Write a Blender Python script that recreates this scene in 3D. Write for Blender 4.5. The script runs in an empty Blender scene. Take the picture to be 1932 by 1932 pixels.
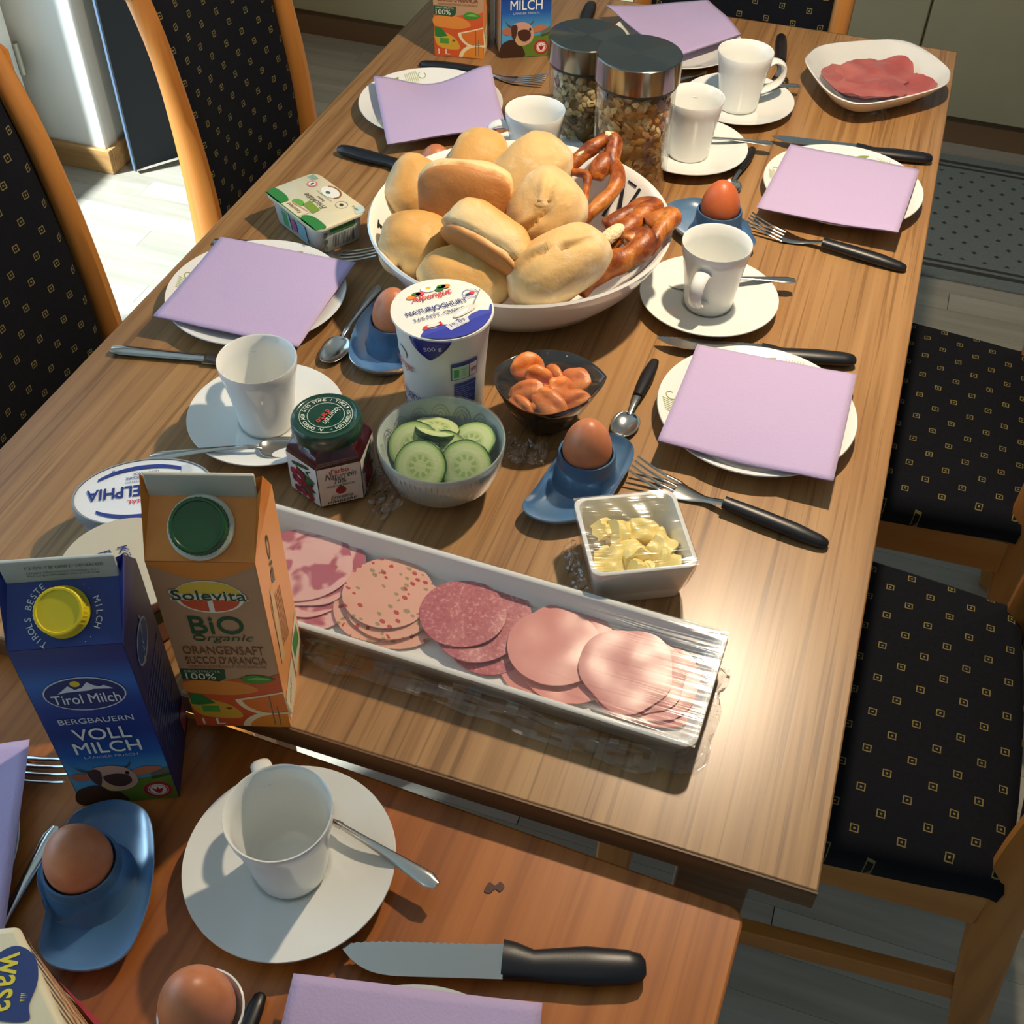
import bpy, math, random
from mathutils import Vector, Matrix, noise
R = math.radians
random.seed(7)
scn = bpy.context.scene
col = scn.collection
TZ = 0.75          # height of the main table top
OZ = 0.724         # height of the older front table top

# ------------------------------------------------------------------ camera
cd = bpy.data.cameras.new('camera'); cam = bpy.data.objects.new('camera', cd); col.objects.link(cam)
cd.sensor_width = 36.0; cd.lens = 2186.1 / 1932 * 36.0; cd.clip_start = 0.02
fw = Vector((-0.21376111, 0.66004982, -0.72016694)); rt = Vector((0.94629109, 0.32296203, 0.0151226)); up = Vector((-0.24256825, 0.67825494, 0.69363599))
m = Matrix((rt, up, -fw)).transposed().to_4x4(); m.translation = (-0.09196808, -0.41533022, 0.74953389 + TZ)
cam.matrix_world = m; scn.camera = cam

# ------------------------------------------------------------------ light
wd = bpy.data.worlds.new('sky'); scn.world = wd; wd.use_nodes = True
bg = wd.node_tree.nodes['Background']; bg.inputs[0].default_value = (0.45, 0.72, 1.0, 1); bg.inputs[1].default_value = 2.8
def light(name, kind, loc, energy, color, **kw):
    l = bpy.data.lights.new(name, kind); l.energy = energy; l.color = color
    for k, v in kw.items(): setattr(l, k, v)
    o = bpy.data.objects.new(name, l); o.location = loc; col.objects.link(o); return o
sun = light('sun', 'SUN', (-4, -2, 4), 17.0, (0.82, 0.93, 1.0), angle=R(4))
sun.rotation_euler = Vector((0.53, 0.53, -0.66)).to_track_quat('-Z', 'Y').to_euler()
portal = light('window_portal', 'AREA', (-2.11, 0.05, 1.21), 1.0, (1, 1, 1), shape='RECTANGLE', size=1.98, size_y=3.1)
portal.rotation_euler = (0, R(-90), 0); portal.data.cycles.is_portal = True
lamp = light('pendant_bulb', 'SPOT', (-0.13, 0.74, TZ + 0.80), 39.0, (1.0, 0.81, 0.58), shadow_soft_size=0.02, spot_size=R(150), spot_blend=.35)
for k, (x, y) in enumerate(((-0.75, -0.9), (0.15, -0.75))):
    light('ceiling_spot_bulb', 'POINT', (x, y, 2.3), 0.6, (1.0, 0.86, 0.68), shadow_soft_size=0.03)
scn.view_settings.view_transform = 'Standard'; scn.view_settings.look = 'None'
scn.view_settings.exposure = 0.0; scn.view_settings.gamma = 1.0; scn.view_settings.use_curve_mapping = False
scn.cycles.max_bounces = 10; scn.cycles.transparent_max_bounces = 24; scn.cycles.use_denoising = True
scn.cycles.caustics_reflective = False; scn.cycles.caustics_refractive = False

# ------------------------------------------------------------------ materials
def lin(c):
    if isinstance(c, str): c = tuple(int(c[i:i+2], 16) / 255 for i in (0, 2, 4))
    return tuple(v / 12.92 if v <= .04045 else ((v + .055) / 1.055) ** 2.4 for v in c) + (1,)
_M = {}
class NT:
    def __init__(s, name):
        s.m = bpy.data.materials.new(name); s.m.use_nodes = True; s.t = s.m.node_tree; s.n = s.t.nodes
        s.p = s.n['Principled BSDF']; s.out = s.n['Material Output']
    def add(s, typ, **kw):
        n = s.n.new('ShaderNode' + typ)
        for k, v in kw.items(): setattr(n, k, v)
        return n
    def link(s, a, b): s.t.links.new(a, b)
    def val(s, sock, v):
        if hasattr(v, 'links') or hasattr(v, 'is_linked'): s.link(v, sock)
        else: sock.default_value = v
    def math(s, op, a, b=0.0, c=None):
        n = s.add('Math', operation=op); s.val(n.inputs[0], a); s.val(n.inputs[1], b)
        if c is not None: s.val(n.inputs[2], c)
        return n.outputs[0]
    def coord(s, scale=(1, 1, 1), rot=(0, 0, 0), out='Object'):
        t = s.add('TexCoord'); mp = s.add('Mapping'); mp.inputs['Scale'].default_value = scale; mp.inputs['Rotation'].default_value = rot
        s.link(t.outputs[out], mp.inputs[0]); return mp.outputs[0]
    def noise(s, vec, scale, detail=3, rough=.5, dist=0):
        n = s.add('TexNoise'); s.link(vec, n.inputs['Vector']); n.inputs['Scale'].default_value = scale
        n.inputs['Detail'].default_value = detail; n.inputs['Roughness'].default_value = rough; n.inputs['Distortion'].default_value = dist
        return n.outputs[0]
    def ramp(s, fac, stops, interp='LINEAR'):
        n = s.add('ValToRGB'); s.link(fac, n.inputs[0]); e = n.color_ramp.elements; n.color_ramp.interpolation = interp
        while len(e) < len(stops): e.new(0.5)
        for el, (p, c) in zip(e, stops): el.position = p; el.color = lin(c)
        return n.outputs[0]
    def mix(s, fac, a, b, blend='MIX'):
        n = s.add('Mix', data_type='RGBA', blend_type=blend); s.val(n.inputs[0], fac)
        for sk, v in ((n.inputs[6], a), (n.inputs[7], b)):
            if isinstance(v, (str, tuple)): sk.default_value = lin(v)
            else: s.link(v, sk)
        return n.outputs[2]
    def bump(s, h, strength, dist=.001):
        b = s.add('Bump'); b.inputs['Strength'].default_value = strength; b.inputs['Distance'].default_value = dist
        s.link(h, b.inputs['Height']); s.link(b.outputs[0], s.p.inputs['Normal'])
    def base(s, c):
        if isinstance(c, (str, tuple)): s.p.inputs['Base Color'].default_value = lin(c)
        else: s.link(c, s.p.inputs['Base Color'])
    def set(s, **kw):
        for k, v in kw.items():
            s.p.inputs[{'rough': 'Roughness', 'metal': 'Metallic', 'trans': 'Transmission Weight', 'ior': 'IOR', 'coat': 'Coat Weight', 'coatr': 'Coat Roughness',
                        'sss': 'Subsurface Weight', 'spec': 'Specular IOR Level', 'alpha': 'Alpha', 'sheen': 'Sheen Weight', 'aniso': 'Anisotropic'}[k]].default_value = v
def M(name, c='cccccc', rough=.5, mottle=None, bump=None, **kw):
    if name in _M: return _M[name]
    t = NT(name); t.base(c); t.set(rough=rough, **kw)
    if mottle:
        sc, c2, lo, hi = mottle
        f = t.noise(t.coord(), sc, 4, .6)
        t.base(t.ramp(f, [(lo, c), (hi, c2)]))
    if bump: t.bump(t.noise(t.coord(), bump[0], 3), bump[1], bump[2] if len(bump) > 2 else .001)
    if 'sss' in kw: t.p.inputs['Subsurface Radius'].default_value = (.01, .004, .002); t.p.inputs['Subsurface Scale'].default_value = .4
    _M[name] = t.m; return t.m
def P(c): return M('print_' + c, c, .5)          # flat printing ink

def wood(name, light_, mid, dark, rough, lines=1.0, sx=90, axis='Y', band=True, coat=0.0):
    t = NT(name); k = .018; s = (1, k, 1) if axis == 'Y' else ((k, 1, 1) if axis == 'X' else (1, 1, k))
    v = t.coord(s)
    g = t.noise(v, sx, 4, .6, .15)
    c = t.ramp(g, [(.32, dark), (.47, mid), (.68, light_)])
    l2 = t.noise(v, sx * 2.6, 2, .5, .1)
    c = t.mix(.75 * lines, c, t.ramp(l2, [(.34, (.70, .66, .62)), (.45, (1, 1, 1))]), 'MULTIPLY')
    if band:
        l3 = t.noise(t.coord((1, .05, 1) if axis == 'Y' else (.05, 1, 1)), 17, 2, .5, 1.2)
        c = t.mix(.3, c, t.ramp(l3, [(.42, (.80, .77, .74)), (.47, (1, 1, 1)), (.62, (1, 1, 1))]), 'MULTIPLY')
        b = t.noise(t.coord((1, .08, 1) if axis == 'Y' else (.08, 1, 1)), 7, 1)
        c = t.mix(.7, c, t.ramp(b, [(.36, (.86, .84, .83)), (.5, (.96, .95, .94)), (.64, (1.0, 1.0, 1.0))]), 'MULTIPLY')
    t.base(c); t.set(rough=rough, coat=coat); t.bump(l2, .1, .0003); _M[name] = t.m; return t.m
W_TABLE = wood('walnut_laminate', 'ae8658', 'a47b4e', '926a42', .32, .8)
W_ORANGE = wood('orange_alder', 'c07636', 'b3692c', 'a05b24', .36, .4, 70)
W_EDGE = wood('table_edge_wood', '7a5636', '6a492c', '553920', .45, .7, 40, 'X', False)
W_CHAIR = wood('beech_chair', 'c98742', 'bd7a38', 'ae6c2e', .36, .35, 20, 'Z', False)
W_CHAIRH = wood('beech_rail', 'c98742', 'bd7a38', 'ae6c2e', .36, .35, 20, 'X', False)
W_BASE = wood('oak_skirting', 'c49a63', 'b58a55', 'a07747', .45, .6, 24, 'X', False)

def fabric(name, ax):
    t = NT(name); sp = t.add('SeparateXYZ'); t.link(t.coord(), sp.inputs[0])
    u = t.math('DIVIDE', sp.outputs[ax[0]], .0455); v = t.math('DIVIDE', sp.outputs[ax[1]], .0232)
    row = t.math('FLOOR', v); odd = t.math('MULTIPLY', t.math('FLOORED_MODULO', row, 2.0), .5)
    fu = t.math('MULTIPLY', t.math('ABSOLUTE', t.math('SUBTRACT', t.math('FRACT', t.math('ADD', u, odd)), .5)), .0455)
    fv = t.math('MULTIPLY', t.math('ABSOLUTE', t.math('SUBTRACT', t.math('FRACT', v), .5)), .0232)
    d = t.math('MAXIMUM', fu, fv)
    ring = t.math('MULTIPLY', t.math('GREATER_THAN', d, .0032), t.math('LESS_THAN', d, .0044))
    dot = t.math('LESS_THAN', d, .0011)
    weave = t.noise(t.coord((1, 1, 1)), 320, 1)
    gold = t.mix(weave, '564c2c', '9a8c56')
    navy = t.mix(weave, '08090f', '13151e')
    t.base(t.mix(t.math('MAXIMUM', ring, dot), navy, gold)); t.set(rough=.95, spec=.25)
    t.bump(t.noise(t.coord(), 420, 1), .4, .0006); _M[name] = t.m; return t.m
F_SEAT = fabric('navy_fabric_seat', (0, 1)); F_BACK = fabric('navy_fabric_back', (1, 2))

CERAMIC = M('white_porcelain', 'e5e6e2', .12, coat=.3)
CERAMIC2 = M('white_stoneware', 'e8e7e2', .15, coat=.3)
STEEL = M('cutlery_steel', 'c9c7c2', .16, metal=1.0)
BLACKP = M('black_plastic', '15161c', .38, bump=(900, .15, .0003))
EGGM = M('brown_eggshell', 'c98058', .42, mottle=(60, 'b96f48', .35, .7), sss=.08)
NAPK = None
def napkin_mat():
    t = NT('lilac_paper_napkin'); v = t.coord(out='Generated')
    t.base('b9a5ca'); t.set(rough=.95, sheen=.05)
    w = t.add('TexVoronoi'); w.inputs['Scale'].default_value = 420; t.link(t.coord(), w.inputs['Vector'])
    t.bump(w.outputs[0], .35, .0006); return t.m
NAPK = napkin_mat()
def blue_plastic(name, c, trans, rough):
    t = NT(name); t.base(c); t.set(rough=rough, trans=trans, ior=1.45, spec=.5); return t.m
BLUEP = blue_plastic('translucent_blue_plastic', '6a9cd0', .62, .26)
def thin_sheet(name, tint, base, power, rough, stretch=None):
    """clear thin sheet: see-through, with mirror reflection growing towards grazing angles"""
    t = NT(name); t.n.remove(t.p)
    tr = t.add('BsdfTransparent'); tr.inputs[0].default_value = tint + (1,)
    gl = t.add('BsdfGlossy'); gl.inputs['Roughness'].default_value = rough
    lw = t.add('LayerWeight'); lw.inputs['Blend'].default_value = .5
    if stretch:
        nz = t.noise(t.coord(stretch[0]), stretch[1], 3, .55, .6); b = t.add('Bump'); b.inputs['Strength'].default_value = stretch[2]; b.inputs['Distance'].default_value = .004
        t.link(nz, b.inputs['Height']); t.link(b.outputs[0], gl.inputs['Normal']); t.link(b.outputs[0], lw.inputs['Normal'])
    fac = t.math('MULTIPLY_ADD', t.math('POWER', lw.outputs['Facing'], power), .85, base)
    mx = t.add('MixShader'); t.link(fac, mx.inputs[0]); t.link(tr.outputs[0], mx.inputs[1]); t.link(gl.outputs[0], mx.inputs[2])
    t.link(mx.outputs[0], t.out.inputs[0]); return t.m
FILM2 = thin_sheet('taut_film', (.98, .98, .98), .03, 4.0, .08, ((1, 1.5, 1), 14, .25))
FILM = thin_sheet('cling_film', (.975, .975, .975), .10, 3.4, .15, ((1, 12, 1), 9, .22))
SMOKE = thin_sheet('smoked_glass', (.24, .23, .22), .08, 3.5, .05)
GLASS = thin_sheet('clear_glass', (.97, .98, .97), .035, 4.5, .03)

# ------------------------------------------------------------------ mesh helpers
def smoothpoly(pts, n=6):
    out = []; L = len(pts)
    for i in range(L):
        p0, p1, p2, p3 = (Vector(pts[(i + k) % L]) for k in (-1, 0, 1, 2))
        for j in range(n):
            t = j / n
            out.append(tuple(.5 * ((2 * p1) + (p2 - p0) * t + (2 * p0 - 5 * p1 + 4 * p2 - p3) * t * t + (3 * p1 - p0 - 3 * p2 + p3) * t ** 3)))
    return out
def spline(pts, n=6):
    P_ = [Vector(p) for p in pts]; out = []
    for i in range(len(P_) - 1):
        p0 = P_[max(i - 1, 0)]; p1 = P_[i]; p2 = P_[i + 1]; p3 = P_[min(i + 2, len(P_) - 1)]
        for j in range(n):
            t = j / n
            out.append(.5 * ((2 * p1) + (p2 - p0) * t + (2 * p0 - 5 * p1 + 4 * p2 - p3) * t * t + (3 * p1 - p0 - 3 * p2 + p3) * t ** 3))
    out.append(P_[-1]); return out
def rrect(w, d, r, n=5, cx=0, cy=0):
    o = []
    for sx, sy, a0 in ((1, 1, 0), (-1, 1, 90), (-1, -1, 180), (1, -1, 270)):
        for k in range(n + 1):
            a = R(a0 + 90 * k / n); o.append((cx + sx * (w / 2 - r) + r * math.cos(a), cy + sy * (d / 2 - r) + r * math.sin(a)))
    return o
def arcpts(cx, cy, rx, ry, a0=0, a1=360, n=28):
    e = 1 if a1 - a0 < 360 else 0
    return [(cx + rx * math.cos(R(a0 + (a1 - a0) * k / n)), cy + ry * math.sin(R(a0 + (a1 - a0) * k / n))) for k in range(n + e)]
class G:
    def __init__(s): s.v = []; s.f = []
    def ring(s, pts): i = len(s.v); s.v += [tuple(p) for p in pts]; return list(range(i, i + len(pts)))
    def join(s, a, b, closed=True):
        n = len(a)
        for i in range(n if closed else n - 1): s.f.append((a[i], a[(i + 1) % n], b[(i + 1) % n], b[i]))
    def loft(s, rings, cap0=True, cap1=True, closed=True):
        R_ = [s.ring(r) for r in rings]
        for a, b in zip(R_, R_[1:]): s.join(a, b, closed)
        if cap0: s.f.append(tuple(reversed(R_[0])))
        if cap1: s.f.append(tuple(R_[-1]))
        return s
    def lathe(s, prof, n=40, sx=1, sy=1, c=(0, 0, 0)):
        prev = None
        for r, z in prof:
            if r < 1e-6: cur = s.ring([(c[0], c[1], c[2] + z)])
            else: cur = s.ring([(c[0] + sx * r * math.cos(2 * math.pi * k / n), c[1] + sy * r * math.sin(2 * math.pi * k / n), c[2] + z) for k in range(n)])
            if prev:
                if len(prev) == 1 and len(cur) == n:
                    for k in range(n): s.f.append((prev[0], cur[(k + 1) % n], cur[k]))
                elif len(cur) == 1 and len(prev) == n:
                    for k in range(n): s.f.append((prev[k], prev[(k + 1) % n], cur[0]))
                elif len(cur) == n: s.join(prev, cur)
            prev = cur
        return s
    def box(s, x0, x1, y0, y1, z0, z1):
        return s.loft([[(x0, y0, z), (x1, y0, z), (x1, y1, z), (x0, y1, z)] for z in (z0, z1)])
    def prism(s, poly, z0, z1, bev=0):
        if bev:
            cx = sum(p[0] for p in poly) / len(poly); cy = sum(p[1] for p in poly) / len(poly)
            mr = max(math.hypot(p[0] - cx, p[1] - cy) for p in poly); k = 1 - bev / mr
            ins = [(cx + (p[0] - cx) * k, cy + (p[1] - cy) * k) for p in poly]
            return s.loft([[(x, y, z0) for x, y in ins], [(x, y, z0 + bev) for x, y in poly], [(x, y, z1 - bev) for x, y in poly], [(x, y, z1) for x, y in ins]])
        return s.loft([[(x, y, z) for x, y in poly] for z in (z0, z1)])
    def tube(s, path, rad, n=10, flat=1.0, upv=(0, 0, 1), cap=True, rect=False):
        path = [Vector(p) for p in path]; rings = []; U = Vector(upv)
        for i, p in enumerate(path):
            t = (path[min(i + 1, len(path) - 1)] - path[max(i - 1, 0)]).normalized()
            b = t.cross(U)
            if b.length < 1e-4: b = t.cross(Vector((1, 0, 0)))
            b.normalize(); nn = b.cross(t).normalized()
            ra = rad[i] if isinstance(rad, (list, tuple)) else rad
            ra, rb = ra if isinstance(ra, tuple) else (ra, ra * flat)
            if rect: ring = [p + b * sx * ra + nn * sy * rb for sx, sy in ((-1, -1), (1, -1), (1, 1), (-1, 1))]
            else: ring = [p + b * math.cos(2 * math.pi * k / n) * ra + nn * math.sin(2 * math.pi * k / n) * rb for k in range(n)]
            rings.append(ring)
        return s.loft(rings, cap, cap)
    def grid(s, fn, nu, nv):
        i0 = len(s.v)
        for i in range(nu + 1):
            for j in range(nv + 1): s.v.append(tuple(fn(i / nu, j / nv)))
        for i in range(nu):
            for j in range(nv):
                a = i0 + i * (nv + 1) + j; s.f.append((a, a + nv + 1, a + nv + 2, a + 1))
        return s
    def map(s, fn): s.v = [tuple(fn(Vector(v))) for v in s.v]; return s
    def move(s, x=0, y=0, z=0, rz=0):
        mm = Matrix.Translation((x, y, z)) @ Matrix.Rotation(rz, 4, 'Z'); return s.map(lambda v: mm @ v)
    def add(s, g, mat=None):
        i = len(s.v); s.v += [tuple(mat @ Vector(v)) if mat else v for v in g.v]; s.f += [tuple(k + i for k in f) for f in g.f]; return s
    def mesh(s, name, mat, smooth=40):
        me = bpy.data.meshes.new(name); me.from_pydata(s.v, [], s.f); me.validate()
        if mat: me.materials.append(mat)
        if smooth:
            me.shade_smooth(); me.set_sharp_from_angle(angle=R(smooth))
        return me
    def build(s, name, mat, parent=None, smooth=40, bevel=0, subd=0, loc=None, rz=0, solid=0):
        o = bpy.data.objects.new(name, s.mesh(name, mat, smooth)); col.objects.link(o)
        if parent: o.parent = parent
        if loc: o.location = loc
        if rz: o.rotation_euler = (0, 0, rz)
        if bevel: b = o.modifiers.new('bevel', 'BEVEL'); b.width = bevel; b.segments = 2; b.limit_method = 'ANGLE'; b.angle_limit = R(35)
        if solid: b = o.modifiers.new('solid', 'SOLIDIFY'); b.thickness = solid; b.offset = 0
        if subd: b = o.modifiers.new('subd', 'SUBSURF'); b.levels = subd; b.render_levels = subd
        return o
def tag(o, label, cat, group=None, kind=None):
    if label: o['label'] = label
    if cat: o['category'] = cat
    if group: o['group'] = group
    if kind: o['kind'] = kind
    return o
def thing(name, label, cat, loc=(0, 0, 0), rz=0, group=None):
    o = bpy.data.objects.new(name, None); col.objects.link(o); o.location = loc; o.rotation_euler = (0, 0, rz); o.empty_display_size = .02
    return tag(o, label, cat, group)
def struct(o, label=None, cat=None): o['kind'] = 'structure'; return tag(o, label, cat)
def copy_tree(o, parent=None):
    c = o.copy(); col.objects.link(c); c.parent = parent
    if parent: c.matrix_parent_inverse = o.matrix_parent_inverse.copy()
    for ch in list(o.children): copy_tree(ch, c)
    return c
def place(proto, first, loc, rz, label):
    o = proto if first else copy_tree(proto); o.location = loc; o.rotation_euler = (0, 0, rz); o['label'] = label; return o

# lettering: the built-in font turned into meshes inside a small scratch scene
_ts = bpy.data.scenes.new('scratch'); _tc = {}
def text_mesh(s, bold=.0, shear=0.0):
    k = (s, bold, shear)
    if k not in _tc:
        c = bpy.data.curves.new('t', 'FONT'); c.body = s; c.size = 1; c.offset = bold; c.shear = shear; c.resolution_u = 3
        o = bpy.data.objects.new('t', c); _ts.collection.objects.link(o); vl = _ts.view_layers[0]; vl.update()
        me = bpy.data.meshes.new_from_object(o.evaluated_get(vl.depsgraph)); vs = [(v.co.x, v.co.y) for v in me.vertices]; fs = [tuple(p.vertices) for p in me.polygons]
        bpy.data.objects.remove(o); bpy.data.curves.remove(c); bpy.data.meshes.remove(me); _tc[k] = (vs, fs)
    return _tc[k]
class Deco:
    """flat printing laid a hair above a surface; fn(u, v, lift) gives the point"""
    def __init__(s, parent, fn, step=.00012, first=.0002): s.parent = parent; s.fn = fn; s.g = {}; s.step = step; s.first = first
    def _put(s, key, vs, fs, layer):
        g = s.g.setdefault(key, G()); i = len(g.v); h = s.first + s.step * layer
        g.v += [tuple(s.fn(u, v, h)) for u, v in vs]; g.f += [tuple(k + i for k in f) for f in fs]
    def text(s, t, c, u, v, w=None, h=None, bold=.01, rot=0, layer=3, shear=0.0, name='lettering'):
        if bold > 0:      # heavy type: strike the plain glyphs several times, slightly shifted
            e = bold * (h or (w / max(1, len(t)) * 1.4)) * .8
            for k, (dx, dy) in enumerate(((-e, 0), (e, 0), (0, e), (0, -e))): s.text(t, c, u + dx, v + dy, (w - 2 * e) if w else None, (h - 2 * e) if h else None, 0, rot, layer + .17 * k, shear, name)
            return s
        vs, fs = text_mesh(t, 0, shear)
        if not vs: return s
        x0 = min(p[0] for p in vs); x1 = max(p[0] for p in vs); y0 = min(p[1] for p in vs); y1 = max(p[1] for p in vs)
        sx = (w / (x1 - x0)) if w else None; sy = (h / (y1 - y0)) if h else None
        sx = sx or sy; sy = sy or sx; ca, sa = math.cos(rot), math.sin(rot); out = []
        for x, y in vs:
            a = (x - (x0 + x1) / 2) * sx; b = (y - (y0 + y1) / 2) * sy; out.append((u + a * ca - b * sa, v + a * sa + b * ca))
        s._put((name, c), out, fs, layer); return s
    def poly(s, pts, c, layer=1, name='print'): s._put((name, c), pts, [tuple(range(len(pts)))], layer); return s
    def fan(s, pts, c, layer=1, name='print'):
        cx = sum(p[0] for p in pts) / len(pts); cy = sum(p[1] for p in pts) / len(pts); n = len(pts)
        s._put((name, c), [(cx, cy)] + list(pts), [(0, k + 1, (k + 1) % n + 1) for k in range(n)], layer); return s
    def ring(s, cx, cy, rx, ry, w, c, layer=2, a0=0, a1=360, n=36, name='print'):
        o = arcpts(cx, cy, rx, ry, a0, a1, n); i = arcpts(cx, cy, rx - w, ry - w, a0, a1, n); k = len(o); cl = a1 - a0 >= 360
        s._put((name, c), o + i, [(a, (a + 1) % k, (a + 1) % k + k, a + k) for a in range(k if cl else k - 1)], layer); return s
    def rect(s, u0, v0, u1, v1, c, layer=1, n=1, name='print'):
        pts = [(u0 + (u1 - u0) * k / n, v) for k in range(n + 1) for v in (v0, v1)]
        s._put((name, c), pts, [(2 * k, 2 * k + 2, 2 * k + 3, 2 * k + 1) for k in range(n)], layer); return s
    def arctext(s, t, c, cx, cy, r, h, a_mid, span, layer=3, inside=False, bold=.01):
        n = len(t)
        for k, ch in enumerate(t):
            if ch == ' ': continue
            a = R(a_mid + span / 2 - span * (k + .5) / n) if not inside else R(a_mid - span / 2 + span * (k + .5) / n)
            hh = h * (.16 if ch in '-.~' else .9 if ch.islower() else 1)
            s.text(ch, c, cx + r * math.cos(a), cy + r * math.sin(a), h=hh, rot=a - math.pi / 2 if not inside else a + math.pi / 2, layer=layer, bold=bold)
        return s
    def done(s):
        for (nm, c), g in s.g.items(): g.build(nm, P(c), s.parent, smooth=0)
# ------------------------------------------------------------------ room shell
WALL = M('white_wall_paint', 'dcdcd6', .85, bump=(60, .25, .002)); WHITEP = M('white_gloss_paint', 'e2e6e4', .35)
def floor_mat():
    t = NT('pale_laminate'); oi = t.add('ObjectInfo')
    v = t.coord((.05, 1, 1)); g = t.noise(v, 26, 5, .6, .4)
    c = t.ramp(g, [(.3, 'a39b8c'), (.5, 'b5ad9e'), (.72, 'c3bcae')])
    k = t.ramp(oi.outputs['Random'], [(0, (.92, .915, .90)), (1, (1.0, 1.0, 1.0))])
    t.base(t.mix(1.0, c, k, 'MULTIPLY')); t.set(rough=.3); t.bump(g, .08, .0005); return t.m
FLOORM = floor_mat()
struct(G().box(-2.3, 1.75, -2.3, 2.8, -.03, -.009).build('floor', M('floor_joint', '6b645a', .8)), 'pale grey-beige laminate plank floor under the tables', 'floor')
floor = bpy.data.objects['floor']
pm = G().box(0, .9985, 0, .0640, -.009, 0).mesh('plank', FLOORM, 0)
for i in range(54):
    y = -.85 + i * .0645
    x = -2.3 - (i * .37) % 1.0
    while x < 1.7:
        a = max(x, -2.05); b = min(x + 1.0, 1.7)
        if b - a > .03:
            o = bpy.data.objects.new('plank', pm); col.objects.link(o); o.parent = floor; o.location = (a, y, 0); o.scale = (b - a, 1, 1)
        x += 1.0
struct(G().box(-2.3, 1.75, -2.3, 2.8, 2.5, 2.55).build('ceiling', WALL), 'white ceiling above the breakfast tables', 'ceiling')
struct(G().box(1.7, 1.75, -2.3, 2.8, 0, 2.5).build('wall_right', WALL), 'white wall behind the two seat chairs', 'wall')
struct(G().box(-2.3, 1.75, -2.3, -2.25, 0, 2.5).build('wall_near', WALL), 'white wall behind the camera', 'wall')
struct(G().box(-2.3, 1.75, 2.75, 2.8, 0, 2.5).build('wall_far', WALL), 'white wall behind the kitchen cupboards', 'wall')
g = G().box(-2.14, -2.06, -2.3, -1.5, 0, 2.5).box(-2.14, -2.06, -1.5, 1.60, 0, .22).box(-2.14, -2.06, -1.5, 1.60, 2.20, 2.5).box(-2.14, -2.06, 1.60, 2.8, 0, 2.5)
struct(g.build('wall_left', WALL), 'white outer wall holding the balcony glazing', 'wall')
struct(G().box(-2.06, -1.848, 1.735, 2.6, 0, 2.5).build('wall_corner', WALL, bevel=.006), 'white wall corner between balcony glazing and dark panel', 'wall')
struct(G().box(-2.06, -1.836, 1.722, 1.735, 0, .062).build('baseboard_front', W_BASE, bevel=.002), 'honey oak skirting along the front of white wall corner', 'skirting board')
struct(G().box(-1.848, -1.835, 1.7355, 2.55, 0, .062).build('baseboard_side', W_BASE, bevel=.002), 'honey oak skirting on the shaded side of wall corner', 'skirting board')
# balcony glazing
w1 = struct(thing('window_1', None, None, (-2.10, .05, 0)), 'white framed balcony glazing in the outer wall', 'window')
for a in (-1.55, -.53, .48, 1.495): G().box(-.03, .035, a, a + .055, .22, 2.20).build('frame', WHITEP, w1, bevel=.003)
for z in (.22, 2.14): G().box(-.03, .035, -1.55, 1.55, z, z + .06).build('frame', WHITEP, w1, bevel=.003)
for a in (-1.495, -.475, .535): G().box(-.004, .004, a, a + .955, .28, 2.14).build('pane', GLASS, w1)
d1 = struct(thing('door_1', None, None, (-2.03, 1.655, 0)), 'white door post with small hinge beside the wall corner', 'door')
G().box(-.03, .018, -.05, .050, .004, 2.2).build('post', WHITEP, d1, bevel=.004)
for z in (.235, 1.6): G().lathe([(0, 0), (.008, 0), (.008, .075), (0, .075)], 12).move(.020, .055, z).build('hinge', M('hinge_metal', 'a9a79b', .4, metal=.8), d1)
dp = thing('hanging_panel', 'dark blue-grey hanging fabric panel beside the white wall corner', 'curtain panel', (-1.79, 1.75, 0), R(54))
G().box(0, .30, -.006, .006, .012, 2.3).build('fabric', M('dark_panel_fabric', '1b222b', .8, bump=(300, .2)), dp)
G().box(-.004, .0, -.008, .008, .008, 2.3).build('edge_band', M('panel_lit_edge', '51657c', .6), dp)  # lighter colour stands in for light falling on the panel's thin edge

# kitchen row far behind the table
FRONT = M('cream_cupboard_front', '8f876c', .45, mottle=(3, '989074', .3, .7)); PLINTH = M('brown_plinth', '6b5136', .6)
names = ['leftmost cream kitchen cupboard, behind the dark panel', 'cream kitchen cupboard behind the front left chairs', 'cream kitchen cupboard behind the far drink cartons', 'cream kitchen cupboard behind the far chair', 'cream kitchen cupboard behind the triangular ham plate', 'cream kitchen cupboard past the patterned runner']
for k in range(6):
    x = -2.428 + .6 * k
    if k == 0: continue
    c = thing('kitchen_cupboard', names[k], 'cupboard', (x, 2.58, 0), 0, 'kitchen cupboards along the far wall')
    G().box(.001, .599, .02, .17, .085, .86).build('body', FRONT, c)
    G().box(.003, .597, 0, .019, .088, .855).build('door', FRONT, c, bevel=.002)
G().box(-1.83, 1.17, 2.575, 2.75, .861, .90).build('worktop', M('worktop', '8d7b62', .4, mottle=(12, '7a6850', .3, .7)))
tag(bpy.data.objects['worktop'], 'beige worktop on top of the cream kitchen cupboards', 'worktop')
struct(G().box(-1.83, 1.17, 2.62, 2.64, 0, .084).build('trim_1', PLINTH), 'brown plinth under the cream kitchen cupboards', 'plinth')
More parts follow.
